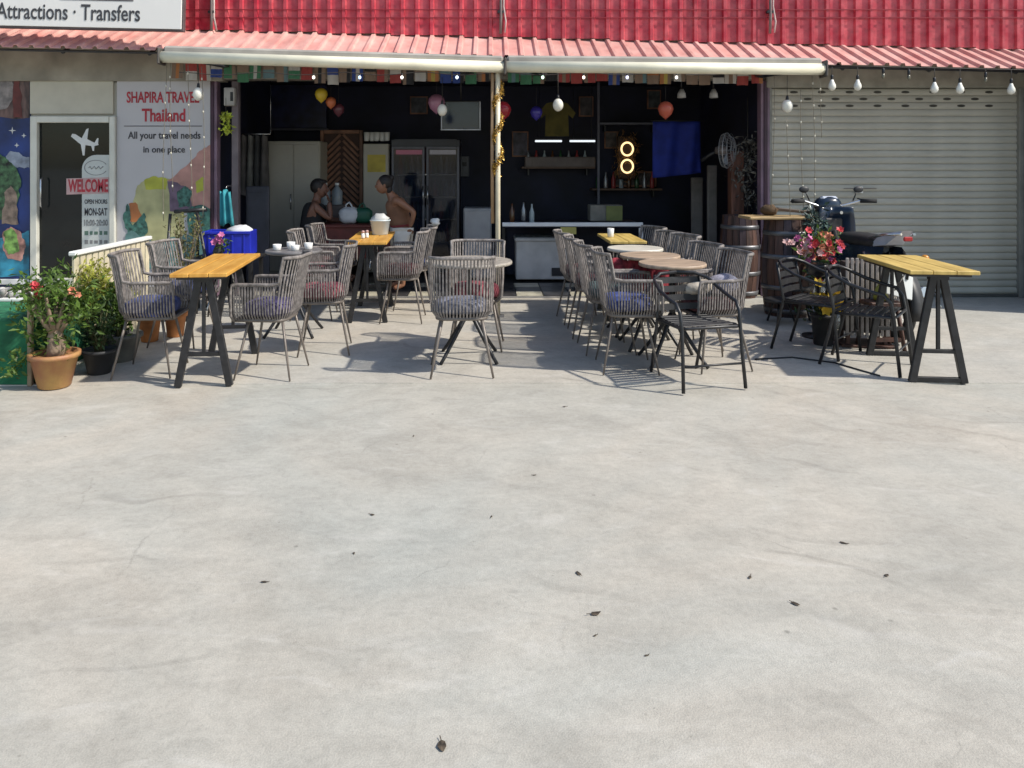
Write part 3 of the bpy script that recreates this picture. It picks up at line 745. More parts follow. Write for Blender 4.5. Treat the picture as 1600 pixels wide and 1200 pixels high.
# ------------------------------------------------------------------ trestle tables
def trestle(x, d0, d1, wd, ang, label, foot_bar=False, legdepth=.14, mat_top=None, planks=3, group='trestle tables with yellow board tops'):
    L = d1 - d0; t = thing('trestle_table', label, 'table', (x, (d0 + d1) / 2, .008), ang, group)
    pw = wd / planks
    top = MB().box((0, 0, .722), (wd - .06, L - .1, .02)).build('tabletop', M_black, t)
    for k in range(planks):
        MB().box((-wd / 2 + pw * (k + .5), 0, .745), (pw - .003, L - .002 * k, .026), .004).build('plank', mat_top or M_gold, top)
    for s in (-1, 1):
        y = s * (L / 2 - legdepth)
        tr = MB().box((0, y, .70), (.12, .05, .024)).build('trestle', M_black, t)
        for q in (-1, 1):
            p0 = Vector((q * .032, y, .70)); p1 = Vector((q * .165, y, .0)); v = p1 - p0
            M = Matrix.Translation((p0 + p1) / 2) @ v.to_track_quat('Z', 'Y').to_matrix().to_4x4()
            MB().box((0, 0, 0), (.034, .046, v.length), .003, M=M).build('leg', M_black, tr)
        MB().box((0, y, .21), (.22, .026, .026), .002).build('cross_bar', M_black, tr)
        MB().box((0, y, .455), (.022, .022, .48), .002).build('strut', M_black, tr)
        if foot_bar: MB().box((0, y, .022), (.30, .03, .03), .002).build('foot_bar', M_black, tr)
        MB().tube([(0.02, y, .50), (.03, y - s * .22, .70)], .006, 6).build('brace', M_chrome, tr)
    return t
trestle(-1.90, 4.90, 6.04, .36, R(6), 'honey coloured trestle table nearest the potted plants')
trestle(-1.12, 6.94, 8.07, .38, R(3), 'honey coloured trestle table carrying the white bucket', mat_top=M_gold)
M_pine = mat('yellow_pine_top', (0.56, 0.40, 0.12), .55, var=.14, scale=3, stretch=(7, .9, 1), col2=(0.40, 0.27, 0.07), bump=.08)
trestle(3.05, 5.02, 5.95, .44, R(-6), 'yellow pine trestle table standing alone at far right before the shutter', True, .10, M_pine, 3)
trestle(1.30, 7.02, 7.85, .34, R(0), 'small yellow trestle table at the far end of the joined round tables', False, .12, M_pine, 2)

# ------------------------------------------------------------------ round bistro tables
def round_table(x, d, r, h, m, label, legs=4, rot=0.3):
    t = thing('round_table', label, 'table', (x, d, .008), rot, 'round bistro tables')
    MB().lathe([(r * .96, h - .028), (r, h - .022), (r, h - .008), (r * .985, h)], 40).build('tabletop', m, t)
    MB().lathe([(.03, .30), (.022, .36), (.022, h - .05), (.09, h - .034), (.09, h - .028)], 12).build('column', M_black, t)
    for k in range(legs):
        a = 2 * math.pi * k / legs + .5; c, s = math.cos(a), math.sin(a)
        MB().tube([(c * .01, s * .01, .36), (c * .05, s * .05, .30), (c * .16, s * .16, .16), (c * .25, s * .25, .05), (c * .29, s * .29, .006)], [.015, .016, .014, .013, .013], 8).build('leg', M_black, t)
    return t
M_stone = mat('grey_stone_top', (0.36, 0.32, 0.27), .5, var=.2, scale=26)
M_tan = mat('tan_wood_top', (0.42, 0.31, 0.22), .5, var=.2, scale=5, stretch=(1, 6, 1))
round_table(-.13, 5.78, .325, .735, M_stone, 'grey round table standing singly in the middle by the pole')
round_table(-1.66, 6.62, .24, .725, mat('dark_grey_top', (.17, .16, .16), .45, var=.15), 'small dark round table holding white cups behind leftmost trestle table')
round_table(1.37, 5.66, .245, .735, M_tan, 'nearest of the joined round tables in the right row, tan top')
round_table(1.31, 6.16, .24, .735, M_tan, 'middle of the joined round tables in the right row, tan top')
round_table(1.29, 6.66, .24, .738, mat('white_top', (.62, .58, .50), .4, var=.08), 'white topped round table, farthest of the joined row')
# red folded cloths hanging at the joined tables
for x, d, l in ((1.16, 6.13, 'red cushion tied below the middle joined round table'), (1.44, 5.95, 'red patterned cloth hanging between the two tan round tables')):
    b = MB(); n = 14
    for i in range(n):
        for j in range(7):
            b.v.append((-.17 + .34 * i / (n - 1), .02 * math.sin(i * 1.3) * (j / 6 + .3), -.26 * j / 6 + .012 * math.sin(i * .9)))
    b.f = [(i * 7 + j, i * 7 + j + 1, i * 7 + 8 + j, i * 7 + 7 + j) for i in range(n - 1) for j in range(6)]; b.sm = [True] * len(b.f)
    o = b.build('hanging_cloth', mat('red_cloth', (.30, .035, .05), .9, var=.4, scale=18), None, (x, d, .71)); tag(o, l, 'cloth')
    md = o.modifiers.new('s', 'SOLIDIFY'); md.thickness = .006

# ------------------------------------------------------------------ small things on tables
def cup(x, d, z, h, r, m, name, label, cat, group=None, handle=False):
    o = MB().lathe([(r * .75, 0), (r * .85, .004), (r, h), (r * .92, h), (r * .78, .008)], 16).build(name, m, None, (x, d, z)); return tag(o, label, cat, group)
M_china = mat('white_china', (.70, .69, .66), .25, var=.04)
for k, (dx, dy, hh, l) in enumerate(((-.13, -.05, .05, 'leftmost white cup on the small dark round table'), (-.04, .06, .06, 'white cup second from left on the small dark round table'),
                                     (.03, -.07, .045, 'white cup second from right on the small dark round table'), (.12, .03, .055, 'rightmost white cup on the small dark round table'))):
    cup(-1.66 + dx, 6.62 + dy, .734, hh, .038, M_china, 'cup', l, 'cup', 'white cups on the dark round table')
bk = thing('bucket', 'white plastic bucket with crumpled liner on trestle table', 'bucket', (-1.065, 7.70, .768))
MB().lathe([(.072, 0), (.078, .004), (.098, .135), (.104, .138), (.104, .148), (.094, .148), (.074, .01)], 22).build('body', mat('white_plastic', (.58, .65, .67), .4, var=.05), bk)
MB().ell((0, 0, .15), (.085, .085, .06), 12, 7, jit=.35).build('liner', mat('clear_bag', (.55, .55, .53), .5), bk)
for x, l in ((-1.17, 'left salt shaker on the white bucket trestle table'), (-1.14, 'right salt shaker on the white bucket trestle table')):
    s_ = thing('shaker', l, 'shaker', (x, 7.28 if 'left' in l else 7.33, .768), 0, 'salt shakers')
    MB().lathe([(.016, 0), (.018, .01), (.015, .05)], 12).build('glass_body', M_china, s_); MB().lathe([(.0155, .05), (.016, .066), (.01, .074)], 12).build('cap', mat('pink_cap', (.5, .3, .27), .4), s_)
cup(1.20, 7.42, .768, .085, .034, M_china, 'candle_jar', 'white candle jar on the small yellow trestle table', 'jar')
nb = MB().ell((-.525, 7.90, .872), (.05, .06, .045), 10, 7, jit=.5).build('napkin', M_white); tag(nb, 'crumpled white napkin on the back of an armchair', 'napkin')

# ------------------------------------------------------------------ wooden barrels
M_oak = mat('aged_oak', (0.085, 0.038, 0.026), .6, var=.3, scale=5, stretch=(5, 5, .6), col2=(.03, .014, .011))
M_oak2 = mat('purple_brown_oak', (0.045, 0.028, 0.034), .6, var=.3, scale=5, stretch=(5, 5, .6))
M_hoop = mat('grey_hoop', (.16, .16, .17), .45, .6, var=.2)
def barrel(x, d, r, h, label, rot=0):
    t = thing('barrel', label, 'barrel', (x, d, .008), rot, 'oak barrels used as tables'); n = 18
    rr = lambda z: r * (.84 + .16 * math.sin(math.pi * min(1, max(0, z / h))))
    for k in range(n):
        a0 = 2 * math.pi * k / n + .012; a1 = 2 * math.pi * (k + 1) / n - .012; vs = []; m = 9
        for i in range(m):
            z = h * i / (m - 1); q = rr(z)
            for a, f in ((a0, 1), (a1, 1), (a1, .92), (a0, .92)): vs.append((q * f * math.cos(a), q * f * math.sin(a), z))
        fs = [(4 * i + q, 4 * i + (q + 1) % 4, 4 * i + 4 + (q + 1) % 4, 4 * i + 4 + q) for i in range(m - 1) for q in range(4)] + [(0, 1, 2, 3), (4 * m - 4, 4 * m - 3, 4 * m - 2, 4 * m - 1)]
        MB().add(vs, fs).build('stave', M_oak if (k * 5) % 3 else M_oak2, t)
    for z in (.06, .30, .62, .86):
        z *= h
        MB().lathe([(rr(z - .02) * 1.0, z - .022), (rr(z - .02) + .006, z - .02), (rr(z + .02) + .006, z + .02), (rr(z + .02) * 1.0, z + .022)], 30).build('hoop', M_hoop, t)
    MB().lathe([(r * .78, h - .03), (r * .78, h - .02)], 24).build('head', M_oak, t)
barrel(WX(1230, 7.5), 7.5, .245, .93, 'tall oak barrel table by the mauve pillar, wooden board on top')
barrel(WX(1158, 8.5), 8.55, .22, .90, 'dark barrel behind the taller barrel, just inside the bar', .2)
M_bd = mat('bleached_board', (.42, .29, .14), .6, var=.2, scale=4, stretch=(1, 6, 1))
tag(MB().box((WX(1214, 7.5), 7.48, .955), (.66, .36, .026), .006).build('board', M_bd, None), 'pale wooden board lying on the tall barrel', 'board')
tag(MB().box((WX(1262, 7.5), 7.66, 1.0), (.50, .10, .03), .006, rot=(0, R(6), 0)).build('plank', mat('dark_plank', (.07, .045, .03), .6), None), 'dark narrow plank propped on the pale barrel board', 'board')
tag(MB().ell((WX(1205, 7.5), 7.55, 1.02), (.085, .07, .055), 10, 7, jit=.3).build('coconut', mat('husk', (.10, .06, .03), .9, bump=.6), None), 'brown coconut sitting on the barrel board', 'coconut')
# black wheel stand foot under barrel
cs = thing('stool', 'low black three legged stool at the foot of the tall barrel', 'stool', (WX(1222, 7.0), 7.05, .008))
MB().lathe([(.13, .20), (.14, .21), (.14, .225), (.12, .232)], 20).build('seat', M_blackp, cs)
for k in range(3):
    a = k * 2.1; MB().tube([(.07 * math.cos(a), .07 * math.sin(a), .2), (.14 * math.cos(a), .14 * math.sin(a), .005)], .01, 6).build('leg', M_black, cs)

# ------------------------------------------------------------------ motorbike (seen from behind, nose towards the shutter)
mb = thing('motorbike', 'dark blue motorbike parked in front of the shutter, pale tail and number plate', 'motorbike', (3.32, 6.95, .008), R(2))
M_bike = mat('blue_black_bodywork', (.014, .026, .05), .22, var=.2); M_grey = mat('pale_blue_grey_plastic', (.42, .45, .52), .3, var=.1)
M_tyre = mat('tyre_rubber', (.018, .018, .018), .85); M_eng = mat('engine_metal', (.16, .16, .165), .45, .6, var=.3, scale=20)
def wheel(y, r):
    w_ = bpy.data.objects.new('wheel', None); COL.objects.link(w_); w_.parent = mb; w_.location = (0, y, r); w_.rotation_euler = (0, R(90), 0)
    MB().tube(arc((0, 0), r - .04, 0, 2 * math.pi * 31 / 32, 31), .042, 10, closed=True).build('tyre', M_tyre, w_)
    MB().tube(arc((0, 0), r - .085, 0, 2 * math.pi * 31 / 32, 31), .014, 6, closed=True).build('rim', M_chrome, w_)
    sp = MB()
    for k in range(18):
        a = k * math.pi / 9; sp.tube([(.03 * math.cos(a + .4), .03 * math.sin(a + .4), .03 * (-1) ** k), ((r - .085) * math.cos(a), (r - .085) * math.sin(a), 0)], .0025, 4)
    sp.build('spokes', M_chrome, w_); MB().lathe([(.045, -.05), (.05, 0), (.045, .05)], 14).build('hub', M_eng, w_)
wheel(-.60, .28); wheel(.64, .28)
ls_ = MB(); nu, nv = 9, 9
for i in range(nu):
    for j in range(nv):
        u, v = -1 + 2 * i / (nu - 1), j / (nv - 1); hw = .13 + .07 * math.sin(math.pi * (.15 + .75 * v)); ls_.v.append((u * hw, .47 - .10 * v - .09 * u * u + .015 * math.cos(u * 6), .40 + .58 * v))
ls_.f = [(i * nv + j, i * nv + j + 1, i * nv + nv + 1 + j, i * nv + nv + j) for i in range(nu - 1) for j in range(nv - 1)]; ls_.sm = [True] * len(ls_.f)
ls_ = ls_.build('leg_shield', M_bike, mb); ls_.modifiers.new('s', 'SOLIDIFY').thickness = .018
MB().box((0, .345, .78), (.16, .03, .20), .012).build('glove_box', M_blackp, ls_); MB().lathe([(.014, 0), (.014, .02)], 10, M=Matrix.Translation((.05, .32, .93)) @ Matrix.Rotation(R(90), 4, 'X')).build('ignition', M_chrome, ls_)
MB().tube([(0, .36, .56), (0, .20, .50), (0, .02, .56), (0, -.12, .66)], [.075, .07, .08, .09], 10).build('centre_tunnel', M_bike, mb)
for s in (-1, 1): MB().add([(s * .10, .02, .46), (s * .13, -.30, .50), (s * .10, -.62, .66), (s * .07, -.60, .72), (s * .12, -.20, .70), (s * .11, .05, .66)], [(0, 1, 4, 5), (1, 2, 3, 4)], True).build('side_cover', M_bike, mb)
MB().ell((0, .55, .93), (.11, .10, .09), 14, 8).build('headlight', M_grey, mb)
MB().ell((0, -.20, .74), (.12, .34, .055), 16, 8, p=.7).build('seat', M_blackp, mb)
tl = MB().add([(-.09, -.45, .73), (.09, -.45, .73), (.11, -.15, .66), (-.11, -.15, .66), (-.04, -.80, .86), (.04, -.80, .86), (.07, -.62, .74), (-.07, -.62, .74), (-.07, -.55, .82), (.07, -.55, .82)],
              [(0, 1, 2, 3), (8, 9, 1, 0), (8, 4, 5, 9), (4, 7, 6, 5), (7, 3, 2, 6), (0, 3, 7, 8), (1, 9, 6, 2), (8, 7, 4), (9, 5, 6)]).build('tail', M_grey, mb)
MB().box((0, -.80, .80), (.07, .02, .035), .008).build('tail_light', mat('red_lens', (.35, .02, .02), .2), tl)
for s in (-1, 1):
    MB().tube([(s * .10, -.44, .775), (s * .11, -.66, .82), (s * .05, -.80, .835)], .011, 6).build('grab_rail', M_chrome, tl)
    MB().tube([(s * .07, .50, .88), (s * .08, .58, .55), (s * .075, .64, .28)], [.02, .022, .02], 8).build('fork', M_chrome, mb)
    MB().tube([(s * .06, -.60, .28), (s * .11, -.38, .66)], .016, 8).build('shock', M_chrome, mb)
    MB().tube([(s * .05, -.10, .33), (s * .06, -.60, .28)], .02, 8).build('swing_arm', M_eng, mb)
mb.scale = (1.06, 1.06, 1.08)
hb = MB().tube([(-.36, .34, 1.03), (-.26, .38, 1.03), (-.10, .42, .98), (.10, .42, .98), (.26, .38, 1.03), (.36, .34, 1.03)], .012, 8).build('handlebar', M_chrome, mb)
for s in (-1, 1):
    MB().tube([(s * .26, .378, 1.03), (s * .385, .325, 1.03)], .019, 8).build('grip', M_tyre, hb)
    MB().tube([(s * .25, .41, 1.05), (s * .37, .40, 1.02)], .006, 6).build('lever', M_black, hb)
MB().box((0, .44, 1.04), (.16, .07, .06), .02).build('dash', M_grey, hb)
for s in (-1, 1):
    MB().tube([(s * .20, .39, 1.03), (s * .235, .39, 1.11)], .006, 6).build('mirror_stem', M_black, hb); MB().ell((s * .25, .39, 1.13), (.046, .014, .030), 12, 8).build('mirror', M_blackp, hb)
MB().ell((0, .46, .98), (.12, .09, .09), 14, 8, p=.8).build('handlebar_cowl', M_bike, hb)
MB().box((0, .12, .42), (.22, .30, .26), .04).box((0, .28, .50), (.16, .14, .16), .03).build('engine', M_eng, mb)
MB().tube([(.13, .20, .32), (.15, -.1, .28), (.16, -.35, .32), (.17, -.75, .40)], [.02, .022, .036, .042], 10).build('exhaust', M_chrome, mb)
MB().tube([(0, .42, .86), (0, .25, .62), (0, -.15, .62), (0, -.5, .70)], .03, 8).build('frame', M_black, mb)
fd = MB()
for i in range(9):
    a = R(95 + i * 12); fd.v += [(-.05, -.60 + .33 * math.cos(a), .28 + .33 * math.sin(a)), (.05, -.60 + .33 * math.cos(a), .28 + .33 * math.sin(a))]
fd.f = [(2 * i, 2 * i + 1, 2 * i + 3, 2 * i + 2) for i in range(8)]; fd.sm = [True] * 8
fd = fd.build('rear_fender', M_blackp, mb); fd.modifiers.new('s', 'SOLIDIFY').thickness = .008
MB().box((-.14, -.93, .48), (.20, .008, .17), .004, rot=(R(-18), R(14), 0)).build('number_plate', mat('white_plate', (.66, .68, .66), .4, var=.05), mb)
MB().tube([(0, -.75, .70), (-.05, -.90, .60), (-.08, -.92, .52)], .01, 6).build('plate_bracket', M_black, mb)
for s in (-1, 1): MB().ell((s * .13, -.80, .66), (.03, .03, .025), 10, 6).build('indicator', mat('amber_lens', (.5, .2, .02), .3), mb)

# ------------------------------------------------------------------ foliage tools
def leaf_cloud(b, pts, n, size, up=.3, asp=.38):
    """many folded leaves round the given points (p, spread)"""
    for k in range(n):
        p, sp = random.choice(pts); p = Vector(p) + Vector((random.gauss(0, sp), random.gauss(0, sp), random.gauss(0, sp)))
        d = Vector((random.gauss(0, 1), random.gauss(0, 1), random.gauss(up, .8))).normalized(); L = size * random.uniform(.6, 1.25)
        sd = d.cross(Vector((random.gauss(0, 1), random.gauss(0, 1), random.gauss(0, 1)))).normalized(); nn = sd.cross(d)
        w_ = L * asp * .5
        b.add([p, p + d * L * .45 + sd * w_ + nn * w_ * .4, p + d * L, p + d * L * .45 - sd * w_ + nn * w_ * .4, p + d * L * .5], [(0, 1, 4), (1, 2, 4), (2, 3, 4), (3, 0, 4)])
M_leaf = mat('green_leaf', (.13, .22, .04), .5, var=.4, scale=18, leaf=.45); M_leafd = mat('dark_leaf', (.045, .09, .028), .5, var=.4, scale=18, leaf=.4)
M_leafy = mat('yellow_green_leaf', (.42, .43, .08), .55, var=.35, scale=14, leaf=.45); M_bark = mat('pale_bark', (.26, .19, .13), .8, var=.25, scale=14, bump=.4)
M_terra = mat('terracotta', (.42, .17, .06), .7, var=.25, scale=7, bump=.2); M_soil = mat('soil', (.03, .022, .016), .95, bump=.8)
M_petal = mat('red_petal', (.58, .06, .07), .6, var=.25, scale=30); M_petal2 = mat('coral_petal', (.62, .22, .12), .6, var=.25, scale=30)
def pot(t, r, h, m, rim=.012):
    p = MB().lathe([(r * .62, 0), (r * .68, .006), (r * .98, h * .86), (r + rim, h * .87), (r + rim, h), (r * .92, h), (r * .86, h * .9)], 26).build('pot', m, t)
    MB().lathe([(r * .86, h * .80), (r * .87, h * .86)], 20).build('soil', M_soil, t); return p
def flower(b, p, r, n=5, cup=.4):
    p = Vector(p); ax = Vector((random.gauss(0, .5), -1 + random.gauss(0, .4), random.gauss(.5, .5))).normalized(); u = ax.orthogonal().normalized(); v = ax.cross(u)
    for k in range(n):
        a = 2 * math.pi * k / n + random.random() * .3; d = u * math.cos(a) + v * math.sin(a); s = ax.cross(d)
        b.add([p, p + d * r * .6 + s * r * .42 + ax * r * cup * .5, p + d * r + ax * r * cup, p + d * r * .6 - s * r * .42 + ax * r * cup * .5], [(0, 1, 2), (0, 2, 3)], True)

# desert rose in terracotta pot
dx = thing('potted_desert_rose', 'flowering desert rose in a painted terracotta pot at lower left', 'plant', (-2.84, 5.05, .004))
pt = pot(dx, .145, .225, mat('ochre_glazed_terracotta', (.38, .235, .08), .55, var=.2, scale=6, col2=(.30, .115, .06), bump=.2))
tips = []
tk = MB(); tk.tube([(0, 0, .19), (.02, 0, .26), (.0, .01, .33), (.01, 0, .38)], [.055, .062, .048, .035], 10)
for k in range(9):
    a = k * 2.4; l = random.uniform(.10, .19); z1 = random.uniform(.46, .66)
    e = (l * math.cos(a), l * math.sin(a) * .8, z1); tk.tube([(.005, 0, .33), (e[0] * .5, e[1] * .5, .38 + (z1 - .4) * .4), e], [.024, .015, .008], 6); tips.append((e, .04))
tk.build('trunk', M_bark, dx)
lb = MB(); leaf_cloud(lb, [(p, .06) for p, _ in tips], 900, .06); leaf_cloud(lb, [((-.05, -.02, .36), .05), ((.08, -.04, .34), .05), ((-.12, 0, .30), .06)], 130, .06); lb.build('foliage', M_leaf, dx, recalc=False, kind='stuff')
lb = MB(); leaf_cloud(lb, [((-.20, -.06, .17), .035), ((-.23, -.08, .12), .03)], 70, .055); lb.tube([(-.08, -.02, .22), (-.16, -.04, .21), (-.22, -.07, .14)], .005, 5); lb.build('trailing_shoot', M_leaf, dx, recalc=False)
for px, py, r, m in ((58, 452, .036, M_petal), (62, 462, .028, M_petal), (112, 455, .026, M_petal2), (120, 462, .022, M_petal2), (54, 445, .022, M_petal)):
    fb = MB()
    for q in range(3): flower(fb, (WX(px, 4.98) + 2.84 + random.gauss(0, .006), -.07, WZ(py, 4.98) + random.gauss(0, .006)), r, 6)
    fb.build('flower', m, dx, recalc=False)

def bush(x, d, h, r, label, m, potm, ph=.20, pr=.14, n=1000, leafs=.055):
    t = thing('potted_bush', label, 'plant', (x, d, .008), 0, 'leafy bushes in black pots'); pot(t, pr, ph, potm)
    st = MB(); P = []
    for k in range(13):
        a = random.random() * 6.3; rr = r * math.sqrt(random.random()); z = ph + (h - ph) * random.uniform(.45, 1)
        e = (rr * math.cos(a), rr * math.sin(a), z); st.tube([(rr * .2 * math.cos(a), rr * .2 * math.sin(a), ph * .8), (e[0] * .6, e[1] * .6, ph + (z - ph) * .5), e], [.008, .006, .003], 5)
        for q in (.45, .62, .8, 1.0): P.append(((e[0] * q, e[1] * q, ph + (z - ph) * q), .035))
    st.build('stems', mat('green_stem', (.10, .10, .04), .7), t); b = MB(); leaf_cloud(b, P, n, leafs); b.build('foliage', m, t, recalc=False, kind='stuff')
    return t
M_bpot = mat('black_pot', (.022, .022, .024), .6, var=.3)
bush(-2.86, 5.80, .74, .20, 'yellow green bush in black pot just right of the desert rose', M_leafy, M_bpot, n=1900)
bush(-2.72, 5.72, .56, .11, 'bright green bush in grey pot behind the navy cushioned armchair', M_leaf, mat('grey_pot', (.12, .12, .11), .7, var=.3))
bush(-3.0, 5.30, .66, .13, 'slender pale bush at the left of the black potted bushes', M_leaf, M_bpot, leafs=.05, n=1000)
bush(-2.70, 5.36, .46, .10, 'low dark bush in black pot in front of the yellow green bush', M_leafd, M_bpot, .17, .11, 420, .045)
for x, d, l in ((-2.78, 6.34, 'empty terracotta pot under the leftmost rope armchair'), (-2.64, 6.52, 'small ochre terracotta pot behind leftmost rope armchair legs')):
    o = MB().lathe([(.06, 0), (.066, .005), (.085, .17), (.098, .172), (.098, .21), (.08, .21), (.07, .05)], 20).build('flower_pot', M_terra, None, (x, d, .008)); tag(o, l, 'pot', 'empty terracotta pots')

# cream picket barrier running back beside the bushes
pf = thing('picket_barrier', 'low cream slatted barrier with white top rail behind the leafy bushes', 'fence', (-3.06, 0, .008))
M_pick = mat('cream_picket', (.60, .53, .38), .6, var=.12)
for k in range(14): MB().box((0, 5.72 + k * .092, .40), (.022, .066, .76), .004).build('picket', M_pick, pf)
MB().box((0, 6.32, .795), (.06, 1.30, .035), .008).build('top_rail', M_white, pf); MB().box((-.03, 6.32, .16), (.03, 1.28, .05), .004).build('bottom_rail', M_pick, pf)

# green turf covered step
tf = thing('turf_covered_step', 'green artificial turf covered step in front of the travel agency', 'step', (-4.2, 5.5, 0))
M_turf = mat('green_turf', (.025, .19, .085), .95, var=.3, scale=5, bump=.8, bscale=300)
MB().box((0, 0, .22), (2.36, .86, .44), .012).build('block', M_turf, tf)
MB().box((1.19, -.43, .26), (.03, .03, .52), .004).build('corner_post', mat('tan_post', (.34, .25, .16), .7), tf)
tray = thing('pebble_tray', 'long tray of pale pebbles on the turf covered step', 'tray', (-4.1, 5.82, .44))
MB().box((0, 0, .012), (2.1, .20, .022), .004).build('tray', M_white, tray)
pbm = MB()
for k in range(70):
    pbm.ell((random.uniform(-.3, 1.0), random.uniform(-.07, .07), .04 + .03 * random.random()), (random.uniform(.02, .05), random.uniform(.02, .035), .024), 8, 5, jit=.25)
pbm.build('pebbles', mat('mixed_pebble', (.52, .50, .47), .6, var=.3, scale=12, col2=(.12, .11, .10)), tray, kind='stuff')

# black metal stand and the plant below it
bs = thing('black_stand', 'black metal folding stand behind the leftmost trestle table', 'stand', (WX(292, 7.5), 7.5, .008))
MB().tube([(-.12, 0, 1.0), (.19, 0, 1.02)], .02, 8).build('top_bar', M_black, bs)
for a, b in (((.10, -.0, 1.0), (.30, -.05, 0)), ((-.17, .02, .98), (-.22, -.03, 0)), ((.10, .0, 1.0), (.0, .30, 0))): MB().tube([a, b], .016, 8).build('leg', M_black, bs)
tw = thing('twiggy_plant', 'tall twiggy plant with sparse olive leaves beside the agency poster', 'plant', (WX(288, 7.2), 7.2, .008)); pot(tw, .13, .22, M_bpot)
P = []; st = MB()
for k in range(15):
    a = random.random() * 6.3; l = random.uniform(.05, .24); z = random.uniform(.65, .98); e = (l * math.cos(a), l * math.sin(a), z)
    st.tube([(0, 0, .18), (e[0] * .4, e[1] * .4, .5), e], [.007, .005, .002], 5)
    for q in (.5, .7, .85, 1): P.append(((e[0] * q, e[1] * q, .2 + (z - .2) * q), .03))
st.build('stems', mat('twig', (.14, .10, .06), .8), tw); b = MB(); leaf_cloud(b, P, 520, .045); b.build('foliage', mat('olive_leaf', (.17, .17, .06), .6, var=.4, scale=20, leaf=.4), tw, recalc=False, kind='stuff')
# blue crate on a side table with a flower vase
cr = thing('blue_crate', 'bright blue plastic crate on a side table at the bar entrance', 'crate', (WX(360, 7.7), 7.7, .56), R(4))
M_blue = mat('royal_blue_plastic', (.018, .03, .42), .35, var=.12)
for a, s in (((0, -.14, .13), (.46, .012, .24)), ((0, .14, .13), (.46, .012, .24)), ((-.224, 0, .13), (.012, .27, .24)), ((.224, 0, .13), (.012, .27, .24)), ((0, 0, .012), (.44, .27, .012))):
    MB().box(a, s, .004).build('side_panel', M_blue, cr)
for k in range(4): MB().box((-.17 + k * .113, -.150, .12), (.016, .008, .20), .002).build('rib', M_blue, cr)
MB().box((0, -.151, .235), (.47, .016, .026), .004).build('rim', M_blue, cr)
tag(MB().ell((WX(375, 7.7), 7.7, .80), (.13, .09, .06), 12, 8, jit=.4).build('plastic_bag', mat('white_bag', (.6, .6, .62), .5), None), 'crumpled white bag in the blue crate', 'bag')
sd = thing('side_table', 'dark side table under the blue crate', 'table', (WX(358, 7.7), 7.7, .008))
MB().box((0, 0, .535), (.62, .42, .03), .006).build('tabletop', M_blackp, sd)
for sx in (-1, 1):
    for sy in (-1, 1): MB().box((sx * .27, sy * .17, .26), (.035, .035, .52), .003).build('leg', M_black, sd)
vs_ = thing('flower_vase', 'small dark vase of pink flowers next to the blue crate', 'vase', (WX(337, 7.4), 7.47, .55))
MB().lathe([(.03, 0), (.045, .03), (.05, .08), (.03, .13), (.035, .15)], 14).build('vase', M_blackp, vs_)
lb = MB(); leaf_cloud(lb, [((.05, 0, .14), .04)], 40, .06); lb.build('foliage', M_leaf, vs_, recalc=False)
for k in range(6):
    fb = MB(); flower(fb, (random.gauss(-.01, .03), -.02, .20 + random.gauss(0, .025)), .035, 6); fb.build('flower', mat('pink_petal', (.55, .14, .32), .6), vs_, recalc=False)
vl = thing('stand_legs', 'thin black plant stand carrying the pink flower vase', 'stand', (WX(337, 7.4), 7.47, .008))
MB().lathe([(.10, .52), (.10, .535)], 18).build('top', M_black, vl)
for k in range(3):
    a = k * 2.09; MB().tube([(.06 * math.cos(a), .06 * math.sin(a), .52), (.12 * math.cos(a), .12 * math.sin(a), 0)], .008, 6).build('leg', M_black, vl)

# flower stand at the right: bouquet, slatted planter, yellow bloom
fsx, fsd = WX(1282, 6.45), 6.5
bq = thing('bouquet_stand', 'red and pink bouquet on a black pedestal beside the barrel', 'flowers', (fsx, fsd, .008))
MB().lathe([(.13, 0), (.13, .015), (.018, .03), (.016, .50), (.07, .53), (.09, .60), (.08, .62)], 18).build('pedestal', M_black, bq)
fl_ = [(M_petal, 26), (M_petal2, 16), (mat('pink_petal', (.55, .14, .32), .6), 8), (mat('blush_petal', (.62, .38, .36), .6), 12)]
for m, n in fl_:
    for k in range(n):
        fb = MB(); c = (random.gauss(.03 if m in (M_petal, M_petal2) else -.07, .065), random.gauss(-.03, .06), .74 + random.gauss(0, .065))
        flower(fb, c, .034, 6, .6); flower(fb, c, .024, 5, 1.0); fb.build('flower', m, bq, recalc=False)
lb = MB(); leaf_cloud(lb, [((0, 0, .72), .09), ((.06, 0, .80), .05)], 160, .06); lb.build('foliage', M_leaf, bq, recalc=False, kind='stuff')
ye = thing('yellow_flower_pot', 'low pot of yellow flowers below the red bouquet', 'plant', (WX(1288, 6.2), 6.22, .008))
MB().lathe([(.07, 0), (.075, .005), (.09, .22), (.10, .225), (.10, .25), (.08, .25)], 18).build('pot', M_bpot, ye)
for k in range(22):
    fb = MB(); flower(fb, (random.gauss(0, .05), random.gauss(-.03, .04), .34 + random.gauss(0, .05)), .05, 6, 1.0); fb.build('flower', mat('yellow_petal', (.58, .40, .04), .6, var=.2), ye, recalc=False)
lb = MB(); leaf_cloud(lb, [((0, 0, .28), .05)], 60, .07); lb.build('foliage', M_leafd, ye, recalc=False)
pb = thing('slatted_planter', 'tall planter of pale wooden slats between bouquet and trestle table', 'planter', (WX(1350, 6.2), 6.22, .008), R(-8))
M_ps = mat('pale_grey_slat', (.36, .32, .29), .7, var=.2)
for k in range(9): MB().box((-.15 + k * .0375, -.10, .40), (.024, .016, .62), .003).build('slat', M_ps, pb)
for k in range(5): MB().box((.165, -.08 + k * .045, .40), (.016, .03, .62), .003).build('slat', M_ps, pb)
MB().box((0, 0, .39), (.30, .17, .56), .004).build('inner_box', mat('dark_brown_box', (.05, .035, .028), .8), pb)
